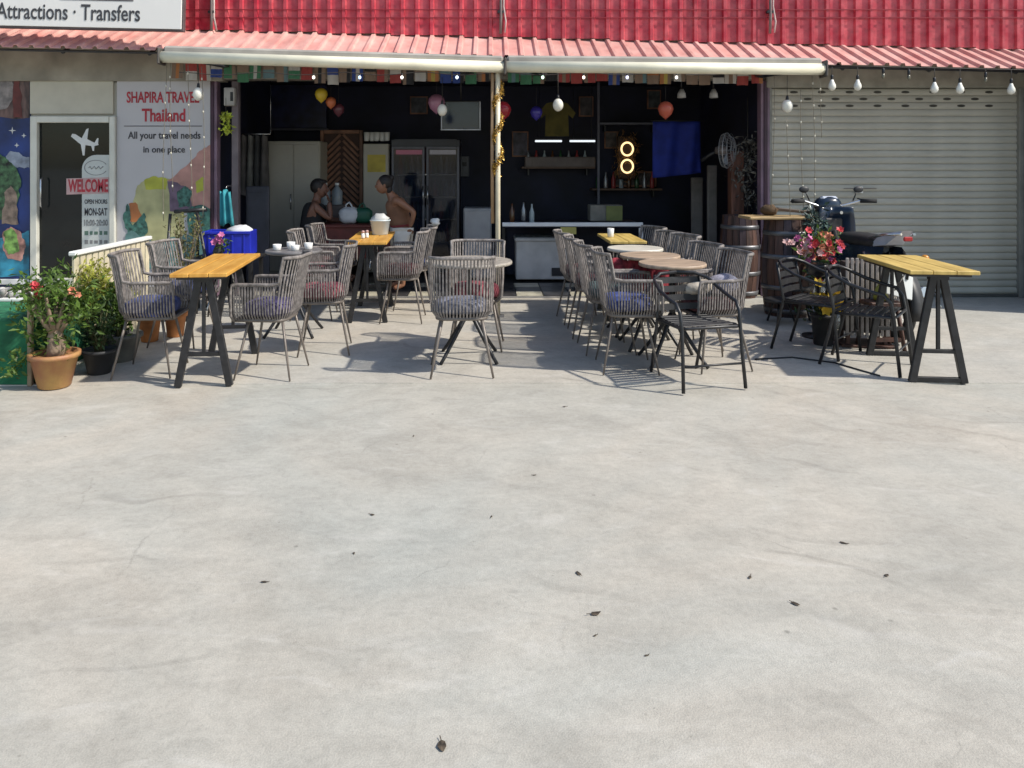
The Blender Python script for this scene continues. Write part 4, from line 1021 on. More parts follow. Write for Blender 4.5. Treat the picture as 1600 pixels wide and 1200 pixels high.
for sx in (-1, 1):
    for sy in (-1, 1): MB().box((sx * .14, sy * .08, .06), (.03, .03, .12), .003).build('leg', M_oak, pb)
MB().box((0, 0, .012), (.40, .28, .02), .004).build('base_board', M_oak, pb)
lp_ = thing('yellow_lamp', 'small olive yellow jar lamp under the yellow pine trestle table', 'lamp', (WX(1381, 6.0), 6.05, .40))
MB().lathe([(.05, 0), (.055, .02), (.035, .09), (.012, .13), (.012, .15)], 14).build('jar', mat('olive_yellow', (.34, .33, .05), .5), lp_)
ls = thing('wooden_stool', 'brown wooden stool under the yellow pine table holding the jar lamp', 'stool', (WX(1381, 6.0), 6.05, .008))
MB().box((0, 0, .37), (.26, .24, .035), .006).build('seat', M_oak, ls)
for sx in (-1, 1):
    for sy in (-1, 1): MB().tube([(sx * .085, sy * .08, .36), (sx * .13, sy * .115, 0)], .016, 6).build('leg', M_oak, ls)
MB().box((0, -.105, .10), (.23, .018, .03)).build('rung', M_oak, ls)
# plant mass by the bike handlebar
bush(WX(1283, 7.1), 7.15, 1.04, .09, 'tall dark green bush with silvery leaves between barrel and motorbike', mat('silver_green_leaf', (.07, .11, .09), .4, var=.6, scale=10), M_bpot, .22, .13, 900, .07)
# wire basket with pale bag near the black chairs
wb = thing('wire_basket', 'low wire basket holding pale plastic bags behind the black chairs', 'basket', (WX(1300, 6.85), 6.85, .008))
for z, r in ((.01, .16), (.09, .18), (.17, .20)): MB().tube(arc((0, 0), r, 0, 6.1, 23, z), .004, 5, closed=True).build('hoop', M_chrome, wb)
for k in range(18):
    a = k * math.pi / 9; MB().tube([(.16 * math.cos(a), .16 * math.sin(a), .01), (.2 * math.cos(a), .2 * math.sin(a), .17)], .003, 4).build('wire', M_chrome, wb)
tag(MB().ell((WX(1300, 6.85), 6.85, .12), (.15, .13, .10), 14, 9, jit=.3).build('plastic_bag', mat('pale_blue_bag', (.42, .48, .50), .45, var=.3, scale=20), None), 'pale blue plastic bag in the wire basket', 'bag')
cb = MB().tube([(2.0, 5.72, .014), (2.3, 5.78, .014), (2.55, 5.62, .014), (2.62, 5.45, .014), (2.70, 5.27, .014)], .006, 6).build('cable', M_black); tag(cb, 'thin black cable lying on the paving by the black slat chairs', 'cable')

# ------------------------------------------------------------------ bar interior
def cabinet(name, x0, x1, d, dep, z0, z1, m, label, cat):
    t = thing(name, label, cat, ((x0 + x1) / 2, d + dep / 2, z0)); MB().box((0, 0, (z1 - z0) / 2), (x1 - x0, dep, z1 - z0), .012).build('body', m, t); return t
M_cab = mat('cream_cabinet', (.36, .335, .28), .5, var=.08, scale=1.5)
t = cabinet('storage_cabinet', WX(418, 10), WX(500, 10), 10.0, .5, .04, 1.78, M_cab, 'large cream cabinet behind the seated person', 'cabinet')
for s in (-1, 1): MB().box((s * .165, -.258, .87), (.322, .014, 1.66), .006).build('door', M_cab, t)
MB().tube([(-.03, -.285, .85), (-.03, -.285, 1.05)], .008, 6).build('handle', M_chrome, t)
# herringbone screen
hs = thing('herringbone_screen', 'brown wooden screen with diagonal slats between cream cabinet and refrigerator', 'screen', ((WX(500, 10.4) + WX(566, 10.4)) / 2, 10.45, .04))
hw = (WX(566, 10.4) - WX(500, 10.4)); M_teak = mat('teak_slat', (.22, .10, .055), .55, var=.3, scale=5)
MB().box((0, .03, .95), (hw, .02, 1.9)).build('backing', mat('dark_teak', (.05, .022, .014), .7), hs)
for s in (-1, 1): MB().box((s * (hw / 2 - .02), 0, .95), (.045, .05, 1.9), .004).build('stile', M_teak, hs)
MB().box((0, 0, 1.88), (hw - .09, .048, .05), .004).build('rail', M_teak, hs)
me_s = MB().box((0, 0, 0), (.036, .02, .30), .004).mesh('slat')
for c in range(2):
    for k in range(20):
        put('slat', me_s, M_teak, hs, ((-.125 if c == 0 else .125) , -.002 * c, .16 + k * .083), (0, R(45 if c == 0 else -45), 0))
t = cabinet('refrigerator', WX(567, 10.2), WX(608, 10.2), 10.2, .5, .04, 1.75, M_cab, 'narrow cream refrigerator with a yellow notice', 'refrigerator')
MB().box((0, -.262, 1.22), (.33, .014, .98), .006).build('door', M_cab, t); MB().box((0, -.262, .34), (.33, .014, .62), .006).build('lower_door', M_cab, t)
MB().box((.01, -.272, 1.45), (.24, .004, .23)).build('notice', mat('yellow_notice', (.46, .36, .05), .6, var=.15), t)
for k in range(5):
    o = MB().lathe([(.03, 0), (.035, .01), (.04, .12), (.036, .12)], 12).build('cup', M_china, None, (WX(572 + k * 8, 10.3), 10.35 + .03 * (k % 2), 1.79)); tag(o, ['leftmost', 'second', 'middle', 'fourth', 'rightmost'][k] + ' white cup in the line on top of the narrow cream refrigerator', 'cup', 'cups on the refrigerator')
# glass door drinks cooler
x0, x1 = WX(612, 10.2), WX(718, 10.2); fw = x1 - x0
fr = thing('drinks_cooler', 'tall double glass door drinks cooler at the back of the bar', 'cooler', ((x0 + x1) / 2, 10.2, .04))
M_cool = mat('cooler_black', (.014, .015, .022), .4)
MB().box((0, .52, .88), (fw, .04, 1.76)).build('back', M_cool, fr)
for s in (-1, 1): MB().box((s * (fw / 2 - .02), .25, .88), (.04, .52, 1.76)).build('side', M_cool, fr)
MB().box((0, .25, 1.72), (fw - .08, .52, .10)).build('top', M_cool, fr); MB().box((0, .25, .08), (fw - .08, .5, .16)).build('base', M_cool, fr)
for z in (.40, .70, 1.0, 1.3): MB().box((0, .27, z), (fw - .09, .40, .015)).build('shelf', M_chrome, fr)
bcol = [mat('bottle_brown', (.10, .04, .015), .15), mat('bottle_green', (.03, .10, .04), .15), mat('can_silver', (.35, .36, .38), .3, .6), mat('can_red', (.30, .03, .03), .35), mat('water_bottle', (.35, .42, .45), .2)]
bme = MB().lathe([(.03, 0), (.032, .01), (.032, .13), (.012, .19), (.012, .23), (.006, .235)], 10).mesh('bottle')
for z in (.41, .71, 1.01, 1.31):
    for k in range(10): put('bottle', bme, bcol[(k * 3 + int(z * 10)) % 5], fr, (-fw / 2 + .10 + k * .078, .14 + .03 * (k % 2), z))
for s in (-1, 1):
    dd = MB().box((s * fw / 4 - s * (fw / 2 - .03) / 2 + s * .012, -.02, .92), (.03, .04, 1.50), .004).box((s * (fw / 2 - .018), -.02, .92), (.03, .04, 1.50), .004)\
        .box((s * fw / 4, -.02, 1.655), (fw / 2 - .07, .038, .03), .004).box((s * fw / 4, -.02, .185), (fw / 2 - .07, .038, .03), .004).build('glass_door', mat('cooler_frame', (.10, .10, .12), .4), fr)
    g = bpy.data.materials.get('cooler_glass')
    if not g:
        g = mat('cooler_glass', (.012, .018, .035), .05, spec=.5, alpha=.55)
    MB().box((s * fw / 4, -.02, .92), (fw / 2 - .06, .006, 1.46)).build('pane', g, dd)
    MB().tube([(s * .03, -.05, .9), (s * .03, -.05, 1.15)], .008, 6).build('handle', M_chrome, dd)
    MB().box((s * fw / 4 + s * .0, .06, 1.60), (fw / 2 - .10, .02, .06)).build('light_strip', mat('cooler_lamp' + ('_pink' if s < 0 else '_white'), (.5, .4, .45), .5, emit=(1, .25, .45) if s < 0 else (.8, .8, .9), estr=.35), fr)
t = cabinet('grey_cabinet', WX(724, 9.7), WX(768, 9.7), 9.7, .4, .04, .92, mat('grey_white_cabinet', (.33, .33, .35), .5, var=.08), 'low pale grey cabinet beside the awning pole', 'cabinet')
MB().box((0, -.206, .44), (.33, .012, .82), .005).build('door', mat('grey_white_cabinet', (.33, .33, .35), .5), t)
t = cabinet('chest_freezer', WX(806, 9.55), WX(893, 9.55), 9.55, .55, .04, .53, mat('white_freezer', (.50, .48, .47), .45, var=.08), 'white chest freezer standing under the bar counter', 'freezer')
MB().box((0, -.01, .50), (.72, .58, .05), .014).build('lid', mat('white_freezer', (.50, .48, .47), .45), t); MB().box((.2, -.282, .10), (.2, .008, .1)).build('grille', M_cool, t)
# bar counter with pale edge
bc = thing('bar_counter', 'dark bar counter with a pale edge and yellow card', 'counter', (0, 9.3, .04))
cx0, cx1 = WX(786, 9.3), WX(1003, 9.3); cz = WZ(349, 9.3) - .04
MB().box(((cx0 + cx1) / 2, .36, cz - .03), (cx1 - cx0, .72, .05), .006).build('countertop', M_navy, bc)
MB().box(((cx0 + cx1) / 2, -.01, cz - .012), (cx1 - cx0 + .02, .03, .05), .006).build('edge_strip', mat('pale_edge', (.72, .74, .78), .35, var=.05), bc)
MB().box((cx1 - .01, .02, cz / 2 - .03), (.045, .045, cz - .05), .004).build('leg', mat('pale_edge', (.72, .74, .78), .35), bc); MB().box((cx0 + .02, .6, cz / 2 - .03), (.045, .045, cz - .05), .004).build('leg', M_black, bc)
MB().box(((cx0 + cx1) / 2, .66, cz / 2 - .03), (cx1 - cx0 - .1, .02, cz - .08)).build('back_panel', M_navy, bc)
MB().box((WX(888, 9.28), -.03, cz - .085), (.19, .006, .085)).build('card', mat('yellow_card', (.38, .34, .10), .6), bc)
bx = MB().box((WX(946, 9.6), 9.65, .04 + cz + .11), (.40, .25, .20), .008).build('cardboard_box', mat('grey_card', (.20, .19, .17), .8, var=.15), None); tag(bx, 'grey box with olive side on the bar counter', 'box')
MB().box((WX(958, 9.6) - bx.location.x, 9.515, .04 + cz + .11), (.20, .012, .18)).build('olive_label', mat('olive_label', (.17, .19, .06), .7), bx)
gl = [(800, 9.5), (818, 9.85), (831, 9.45)]
for k, (px, d) in enumerate(gl):
    o = put('bottle', bme, bcol[(k * 2) % 5], None, (WX(px, d), d, .04 + cz - .005)); tag(o, ['brown bottle at the left end of the bar counter', 'silver bottle second on the left end of the bar counter', 'pale bottle third on the bar counter', 'green bottle fourth on the bar counter', 'red bottle in the middle of the bar counter', 'brown bottle before the grey box on the counter', 'silver bottle right before the grey box'][k], 'bottle', 'bottles on the counter')
# back bar shelves
for px0, px1, py, l in ((815, 930, 262, 'lower dark shelf on the bar back wall'), (938, 1032, 193, 'upper grey shelf on the bar back wall'), (925, 1035, 296, 'brown shelf below the ring lights')):
    t = thing('wall_shelf', l, 'shelf', ((WX(px0, 11) + WX(px1, 11)) / 2, 11.12, WZ(py, 11)), 0, 'shelves on the bar back wall')
    ww = WX(px1, 11) - WX(px0, 11); MB().box((0, 0, 0), (ww, .26, .03), .004).build('board', mat('shelf_brown', (.13, .08, .055), .6) if py != 193 else mat('shelf_grey', (.16, .17, .22), .5), t)
    for s in (-1, 1): MB().box((s * ww * .4, .06, -.06), (.02, .14, .10)).build('bracket', M_black, t)
    for k in range(8 if py != 193 else 0):
        o = put('bottle', bme, bcol[(k + py) % 5], None, ((WX(px0, 11) + .1 + k * ww / 9), 11.1, WZ(py, 11) + .015)); tag(o, ['leftmost', 'second', 'third', 'fourth', 'fifth', 'sixth', 'seventh', 'rightmost'][k] + ' bottle in the row on the ' + l, 'bottle', 'bottles on back wall shelves')
# pale board and panels behind bar
for px0, px1, py0, py1, d, m, l in ((820, 930, 245, 262, 11.05, mat('dim_plank', (.16, .13, .12), .6), 'dim wooden plank panel above the lower bar shelf'),
                                    (1080, 1098, 277, 345, 10.3, mat('grey_panel', (.22, .20, .19), .6), 'shorter grey upright panel below the blue flag'),
                                    (1105, 1120, 258, 362, 9.9, mat('grey_panel', (.22, .20, .19), .6), 'taller grey upright panel right of the blue flag'),
                                    (385, 421, 291, 400, 9.1, mat('slate_board', (.055, .058, .075), .6), 'slate grey folded board standing behind the blue crate')):
    z1 = WZ(py0, d); z0 = WZ(py1, d) if d > 10.9 else .03
    t = thing('upright_panel', l, 'panel', ((WX(px0, d) + WX(px1, d)) / 2, d, z0))
    wd = WX(px1, d) - WX(px0, d); MB().box((0, 0, (z1 - z0) / 2), (wd, .06, z1 - z0), .012).build('body', m, t); MB().box((0, -.033, (z1 - z0) / 2), (wd * .8, .008, (z1 - z0) * .88), .003).build('face', m, t)
# LED bars
for px0, px1 in ((836, 878), (890, 930)):
    t = thing('lamp_bar', 'left white lamp bar above the counter' if px0 < 880 else 'right white lamp bar above the counter', 'lamp', (WX((px0 + px1) / 2, 10.4), 10.4, WZ(220, 10.4)))
    L = WX(px1, 10.4) - WX(px0, 10.4)
    MB().box((0, .01, .02), (L + .02, .05, .02), .004).build('housing', M_black, t); MB().box((0, 0, -.004), (L, .03, .026), .006).build('tube', mat('lamp_white', (.8, .8, .8), .5, emit=(.85, .92, 1), estr=.9), t)
    for s in (-1, 1): MB().tube([(s * L * .35, .01, .03), (s * L * .35, .01, 2.62 - t.location.z)], .003, 4).build('hanger', M_black, t)
# T-shirt
ts = MB().poly([(-.16, -.24), (-.15, .05), (-.21, .0), (-.25, .07), (-.14, .20), (-.06, .22), (0, .19), (.06, .22), (.14, .20), (.25, .07), (.21, .0), (.15, .05), (.16, -.24)], .03).build('hanging_shirt', mat('khaki_cloth', (.10, .085, .02), .9, var=.2), None, (WX(870, 10.3), 10.3, WZ(185, 10.3))); tag(ts, 'olive khaki T-shirt hung behind the bar', 'shirt')
# ring lamps forming an eight
ng = thing('ring_lamp', 'warm figure eight ring lamp glowing on the back wall', 'lamp', (WX(980, 10.9), 10.9, WZ(246, 10.9)))
M_ring = mat('warm_ring', (1, .75, .4), .5, emit=(1, .70, .34), estr=1.5)
for z in (.12, -.125):
    MB().tube([(.082 * math.cos(a), 0, z + .092 * math.sin(a)) for a in [k * math.pi / 14 for k in range(28)]], .013, 8, closed=True).build('ring', M_ring, ng)
tw_ = MB()
for k in range(130):
    a = random.random() * 6.3; r = random.uniform(.14, .22); z = random.choice((.145, -.15)); p = Vector((r * math.cos(a) * .95, .02, z + r * math.sin(a)))
    tw_.tube([p, p + Vector((random.gauss(0, .03), random.gauss(0, .01), random.gauss(0, .05)))], .003, 3)
tw_.build('twig_wreath', mat('gold_twig', (.30, .16, .05), .6), ng, kind='stuff')
MB().box((0, .06, 0), (.26, .03, .62), .01).build('backing', mat('dim_brown_board', (.03, .016, .01), .7), ng)
# small picture frame, TV, flag, fan, drapery
fm = thing('picture_frame', 'brown framed picture below the ring lamp', 'picture', (WX(995, 11), 11.14, WZ(280, 11)))
for a, s in (((0, 0, .10), (.62, .03, .03)), ((0, 0, -.10), (.62, .03, .03)), ((-.295, 0, 0), (.03, .03, .17)), ((.295, 0, 0), (.03, .03, .17))): MB().box(a, s, .003).build('frame', M_teak, fm)
MB().box((0, .01, 0), (.55, .01, .17)).build('picture', mat('dim_picture', (.06, .05, .045), .6, var=.5, scale=20), fm)
tvd = 9.0; tv = thing('hanging_television', 'hanging television with pale frame near the awning pole', 'television', ((WX(690, tvd) + WX(750, tvd)) / 2, tvd, WZ(180, tvd)))
w2, h2 = (WX(750, tvd) - WX(690, tvd)) / 2, (WZ(158, tvd) - WZ(203, tvd)) / 2
MB().box((0, .02, 0), (2 * w2, .04, 2 * h2), .006).build('body', M_black, tv); MB().box((0, -.004, 0), (2 * w2 - .03, .008, 2 * h2 - .03)).build('screen', mat('blue_black_screen', (.008, .016, .035), .12, spec=.6), tv)
for a, s in (((0, -.004, -h2), (2 * w2 + .02, .02, .016)), ((w2, -.004, 0), (.016, .02, 2 * h2 - .02)), ((-w2, -.004, 0), (.016, .02, 2 * h2 - .02))): MB().box(a, s, .003).build('bezel', mat('pale_bezel', (.42, .44, .46), .4), tv)
MB().tube([(0, .03, h2), (0, .03, 2.62 - tv.location.z)], .012, 6).build('mount', M_black, tv)
fg_ = thing('wall_flag', 'deep blue flag hung on the right of the bar', 'flag', (WX(1058, 9.6), 9.6, WZ(190, 9.6)))
b = MB(); nx, nz = 22, 14
for i in range(nx):
    for j in range(nz):
        u, v = i / (nx - 1), j / (nz - 1); b.v.append((-.30 + .60 * u + .03 * v * math.sin(3 * u), .035 * math.sin(u * 13 + v * 2), -.64 * v * (1 + .1 * (1 - u)) + .0))
b.f = [(i * nz + j, i * nz + j + 1, i * nz + nz + 1 + j, i * nz + nz + j) for i in range(nx - 1) for j in range(nz - 1)]; b.sm = [True] * len(b.f)
o = b.build('cloth', mat('royal_blue_cloth', (.008, .022, .22), .8, var=.15), fg_); o.modifiers.new('s', 'SOLIDIFY').thickness = .004
MB().tube([(-.33, 0, .01), (.33, 0, .01)], .008, 6).build('rod', M_black, fg_)
fan = thing('wall_fan', 'grey wire cage wall fan high on the right inside the bar', 'fan', (WX(1136, 8.85), 8.85, WZ(235, 8.85)), R(58))
M_fan = mat('grey_fan_wire', (.34, .34, .35), .4, .3)
for r, y in ((.205, 0), (.19, -.045), (.13, -.075), (.06, -.085), (.19, .045)):
    MB().tube([(r * math.cos(a), y, r * math.sin(a)) for a in [k * math.pi / 14 for k in range(28)]], .0055 if r > .2 else .003, 5, closed=True).build('cage_ring', M_fan, fan)
for k in range(24):
    a = k * math.pi / 12; c, s = math.cos(a), math.sin(a); MB().tube([(.03 * c, -.085, .03 * s), (.13 * c, -.075, .13 * s), (.205 * c, 0, .205 * s), (.19 * c, .045, .19 * s), (.06 * c, .07, .06 * s)], .002, 4).build('cage_wire', M_fan, fan)
for k in range(3):
    a = k * 2.094; c, s = math.cos(a), math.sin(a); MB().add([(.03 * c, 0, .03 * s), (.17 * c - .05 * s, -.02, .17 * s + .05 * c), (.175 * c + .05 * s, .02, .175 * s - .05 * c)], [(0, 1, 2)]).build('blade', mat('fan_blade', (.2, .22, .25), .4), fan)
MB().lathe([(.05, 0), (.06, .06), (.04, .13)], 14, M=Matrix.Rotation(R(-90), 4, 'X')).build('motor', mat('grey_conduit', (.16, .13, .12), .5), fan)
MB().tube([(0, .1, 0), (0, .2, -.05), (0, .3, -.12)], .02, 8).build('bracket', M_blackp, fan)
wcol = thing('wooden_column', 'reddish brown wooden column below the wall fan', 'column', (WX(1150, 9.0), 9.0, .03))
MB().box((0, 0, .80), (.15, .15, 1.6), .01).build('shaft', mat('red_brown_wood', (.17, .07, .045), .6, var=.3, scale=5, stretch=(5, 5, .7)), wcol); MB().box((0, 0, .06), (.2, .2, .12), .01).build('plinth', M_oak, wcol)
hp = thing('hanging_dry_plants', 'bundle of grey dried plants hung on the right inner wall', 'plant', (WX(1168, 8.85), 8.85, WZ(200, 8.85))); b = MB(); leaf_cloud(b, [((random.gauss(0, .06), random.gauss(0, .05), -random.random() * 1.1), .05) for _ in range(26)], 420, .07, -.6); b.build('foliage', mat('grey_dry_leaf', (.19, .18, .16), .8, var=.5, scale=12), hp, recalc=False, kind='stuff')
MB().tube([(0, 0, .35), (0, 0, -1.1)], .006, 5).build('cord', M_wire, hp)
dp = thing('coat_rail', 'short metal coat rail left of the cream cabinet', 'rail', (WX(398, 9.7), 9.7, WZ(212, 9.7)))
MB().tube([(-.22, 0, .02), (.2, 0, .02)], .01, 6).build('rail', M_chrome, dp)
for s in (-1, 1): MB().tube([(s * .2, 0, .02), (s * .2, 0, 2.62 - WZ(212, 9.7))], .006, 5).build('hanger_rod', M_chrome, dp)
for k in range(4):
    b = MB(); n = 12
    for i in range(n):
        for j in range(8):
            a = i / (n - 1) * math.pi * 2; r = .05 + .03 * j / 7; b.v.append((r * .7 * math.cos(a), r * 1.5 * math.sin(a), -.75 * j / 7 * (1 - .1 * (k % 2)) + .01 * math.sin(a * 3)))
    b.f = [(i * 8 + j, i * 8 + j + 1, i * 8 + 9 + j, i * 8 + 8 + j) for i in range(n - 1) for j in range(7)]; b.sm = [True] * len(b.f)
    o = b.build('coat', mat('coat%d' % (k % 3), [(.10, .09, .085), (.16, .155, .14), (.05, .05, .05)][k % 3], .9, var=.2), None, (WX(398, 9.7) - .13 + k * .085, 9.7, WZ(212, 9.7)))
    tag(o, ['first', 'second', 'third', 'fourth'][k] + ' coat from the left on the coat rail by the cream cabinet', 'coat', 'coats on the rail')
eb = thing('electric_box', 'grey electric box on the left inner post', 'electric box', (WX(362, 8.5), 8.48, WZ(152, 8.5)))
MB().box((0, -.03, 0), (.115, .08, .20), .008).build('case', mat('grey_box', (.36, .34, .31), .5), eb); MB().box((.03, -.073, .0), (.03, .008, .10), .002).build('switch', M_blackp, eb)
tc_ = thing('teal_cloth', 'teal cloth hanging on the left post behind the blue crate', 'cloth', (WX(354, 8.3), 8.3, WZ(298, 8.3)))
b = MB()
for i in range(10):
    for j in range(8): b.v.append((-.07 + .14 * i / 9 * (.8 + .3 * j / 7), .03 * math.sin(i * 1.4), -.37 * j / 7 - .02 * math.sin(i)))
b.f = [(i * 8 + j, i * 8 + j + 1, i * 8 + 9 + j, i * 8 + 8 + j) for i in range(9) for j in range(7)]; b.sm = [True] * len(b.f)
o = b.build('cloth', mat('teal_fabric', (.04, .28, .33), .9, var=.2), tc_); o.modifiers.new('s', 'SOLIDIFY').thickness = .005
MB().tube([(0, -.02, .03), (0, .02, .05), (0, .17, .05)], .006, 5).build('hook', M_chrome, tc_)
yd = thing('tinsel_ornament', 'neon yellow green tinsel ornament on the left mauve post', 'ornament', (WX(350, 8.3), 8.36, WZ(195, 8.3))); b = MB()
leaf_cloud(b, [((0, 0, .09), .02), ((.01, 0, 0), .02), ((.02, 0, -.06), .02)], 120, .06, .2); b.build('foil_strips', mat('neon_foil', (.45, .52, .05), .5, var=.3), yd, recalc=False); MB().tube([(0, 0, .1), (0, .0, .3)], .003, 4).build('string', M_wire, yd)

# dining table at the back with bags
dt = thing('dining_table', 'dark red dining table between the two people', 'table', (WX(560, 9.4), 9.4, .04))
MB().box((0, 0, .70), (.95, .6, .04), .008).build('tabletop', M_darkred, dt); MB().box((0, -.26, .50), (.85, .02, .36)).build('apron', M_darkred, dt)
for sx in (-1, 1):
    for sy in (-1, 1): MB().box((sx * .42, sy * .24, .34), (.05, .05, .68), .004).build('leg', M_darkred, dt)
def bag(px, d, z, s, m, l):
    t = thing('carrier_bag', l, 'bag', (WX(px, d), d, z), 0, 'bags on the dining table')
    MB().ell((0, 0, s * .75), (s, s * .7, s * .8), 14, 9, jit=.16, p=.8).build('body', m, t)
    MB().tube([(-s * .4, 0, s * 1.3), (-s * .3, 0, s * 1.8), (0, 0, s * 2.0), (s * .2, 0, s * 1.7), (s * .3, 0, s * 1.35)], s * .09, 6).build('handle', m, t)
bag(546, 9.3, .765, .125, mat('white_bag', (.6, .6, .62), .5), 'white carrier bag on the dining table'); bag(567, 9.32, .765, .12, mat('dark_green_bag', (.015, .10, .06), .5), 'dark green carrier bag on the dining table')
cbd = thing('cupboard', 'dim low cupboard behind the dining table under grey water bottles', 'cupboard', (WX(517, 9.8), 9.85, .04))
MB().box((0, 0, .46), (.36, .3, .92), .01).build('body', mat('dim_cupboard', (.10, .08, .075), .6), cbd); MB().box((0, -.156, .46), (.32, .012, .84), .004).build('door', mat('dim_cupboard', (.10, .08, .075), .6), cbd)
for k in range(2):
    t = thing('water_bottle', ('left' if k == 0 else 'right') + ' grey water bottle on the dim cupboard by the seated person', 'bottle', (WX(517, 9.8) + k * .15 - .075, 9.82, .96), 0, 'grey water bottles')
    MB().lathe([(.062, 0), (.068, .012), (.068, .17), (.025, .23), (.025, .25)], 14).build('body', mat('grey_plastic', (.25, .28, .30), .3), t); MB().lathe([(.027, .25), (.027, .28)], 12).build('cap', M_china, t)

# ------------------------------------------------------------------ people
def skin_mesh(J, E, sub=2):
    me = bpy.data.meshes.new('sk'); names = list(J)
    me.from_pydata([J[n][0] for n in names], [(names.index(a), names.index(b)) for a, b in E], [])
    o = bpy.data.objects.new('sk', me); COL.objects.link(o)
    o.modifiers.new('k', 'SKIN').use_smooth_shade = True
    s = o.modifiers.new('s', 'SUBSURF'); s.levels = s.render_levels = sub
    for i, n in enumerate(names):
        q = me.skin_vertices[0].data[i]; r = J[n][1]; q.radius = r if isinstance(r, tuple) else (r, r); q.use_root = (i == 0)
    dg = bpy.context.evaluated_depsgraph_get(); ev = bpy.data.meshes.new_from_object(o.evaluated_get(dg))
    b = MB(); b.add([tuple(v.co) for v in ev.vertices], [tuple(p.vertices) for p in ev.polygons], True)
    bpy.data.objects.remove(o); bpy.data.meshes.remove(me); bpy.data.meshes.remove(ev)
    return b
def hand(b, wrist, tip_dir, side, curl=.5):
    w_ = Vector(wrist); d = Vector(tip_dir).normalized(); s = d.cross(Vector(side)).normalized(); nn = s.cross(d)
    M = Matrix((s, d, nn)).transposed().to_4x4(); M.translation = w_ + d * .045
    b.ell((0, 0, 0), (.038, .052, .016), 10, 7, M=M)
    for k, L in enumerate((.066, .075, .070, .054)):
        r0 = w_ + d * .085 + s * (-.028 + .019 * k)
        b.tube([r0, r0 + d * L * .5 - nn * .01 * curl, r0 + d * L * .85 - nn * .045 * curl], [.0085, .008, .0065], 6)
    r0 = w_ + d * .03 - s * .034; b.tube([r0, r0 + (d * .6 - s * .8) * .03, r0 + (d - s * .45) * .055 - nn * .015], [.011, .010, .008], 6)
def person(label, loc, rz, sc, J, hands, skin, hairfn, wear):
    t = thing('person', label, 'person', loc, rz); t.scale = (sc, sc, sc)
    E = [('pelvis', 'spine'), ('spine', 'chest'), ('chest', 'neck0'), ('neck0', 'neck'), ('neck', 'head'), ('head', 'crown')]
    for s in 'LR': E += [('chest', 'sh' + s), ('sh' + s, 'el' + s), ('el' + s, 'wr' + s), ('pelvis', 'hip' + s), ('hip' + s, 'kn' + s), ('kn' + s, 'an' + s), ('an' + s, 'toe' + s)]
    b = skin_mesh(J, E)
    hd = Vector(J['head'][0]); f = Vector((1, 0, -.12)).normalized(); sd = Vector((0, 1, 0))
    b.ell(tuple(hd + f * .015 + Vector((0, 0, -.01))), (.092, .075, .112), 16, 12)          # face and skull volume
    b.ell(tuple(hd + f * .105 + Vector((0, 0, -.012))), (.018, .013, .024), 8, 6)            # nose
    b.ell(tuple(hd + f * .085 + Vector((0, 0, -.062))), (.016, .026, .010), 8, 6)            # lips
    for q in (-1, 1): b.ell(tuple(hd + sd * q * .078 + Vector((-.005, 0, -.01))), (.018, .008, .030), 8, 6)
    for wr, dr, side in hands: hand(b, wr, dr, side)
    body = b.build('body', skin, t)
    for q in (-1, 1): MB().ell(tuple(hd + f * .090 + sd * q * .032 + Vector((0, 0, .018))), (.010, .014, .008), 8, 6).build('eye', M_blackp, body)
    hb_ = MB(); hairfn(hb_, hd); hb_.build('hair', mat('dark_hair', (.018, .013, .012), .6, var=.3, scale=40, bump=.4), t)
    for nm, jj, ee, m in wear: skin_mesh(jj, ee).build(nm, m, t)
    return t
M_skin = mat('brown_skin', (.19, .09, .06), .55, var=.08, scale=8)
def short_hair(b, h):
    b.ell(tuple(h + Vector((-.022, 0, .028))), (.100, .088, .105), 16, 11, jit=.05); b.ell(tuple(h + Vector((.03, 0, .085))), (.07, .07, .035), 12, 7, jit=.08)
def bun_hair(b, h):
    b.ell(tuple(h + Vector((-.025, 0, .030))), (.105, .090, .108), 16, 11, jit=.04); b.ell(tuple(h + Vector((-.10, 0, .09))), (.045, .045, .045), 12, 8, jit=.08); b.ell(tuple(h + Vector((-.07, 0, -.07))), (.05, .07, .07), 12, 8, jit=.05)
J1 = dict(pelvis=((0, 0, .56), (.13, .15)), spine=((.01, 0, .74), (.105, .13)), chest=((.04, 0, .94), (.115, .15)), neck0=((.06, 0, 1.07), .062), neck=((.075, 0, 1.12), .05), head=((.10, 0, 1.23), .075), crown=((.09, 0, 1.29), .07),
          shL=((.04, .165, 1.01), .055), elL=((.24, .20, .80), .042), wrL=((.47, .12, .80), .030), shR=((.05, -.165, 1.01), .055), elR=((.25, -.16, .83), .042), wrR=((.23, -.075, 1.06), .030),
          hipL=((.02, .09, .52), .095), knL=((.43, .11, .52), .062), anL=((.42, .11, .09), .042), toeL=((.56, .12, .04), .034), hipR=((.02, -.09, .52), .095), knR=((.43, -.11, .52), .062), anR=((.40, -.11, .09), .042), toeR=((.54, -.12, .04), .034))
topE = [('a', 'b'), ('b', 'c'), ('c', 'd')]
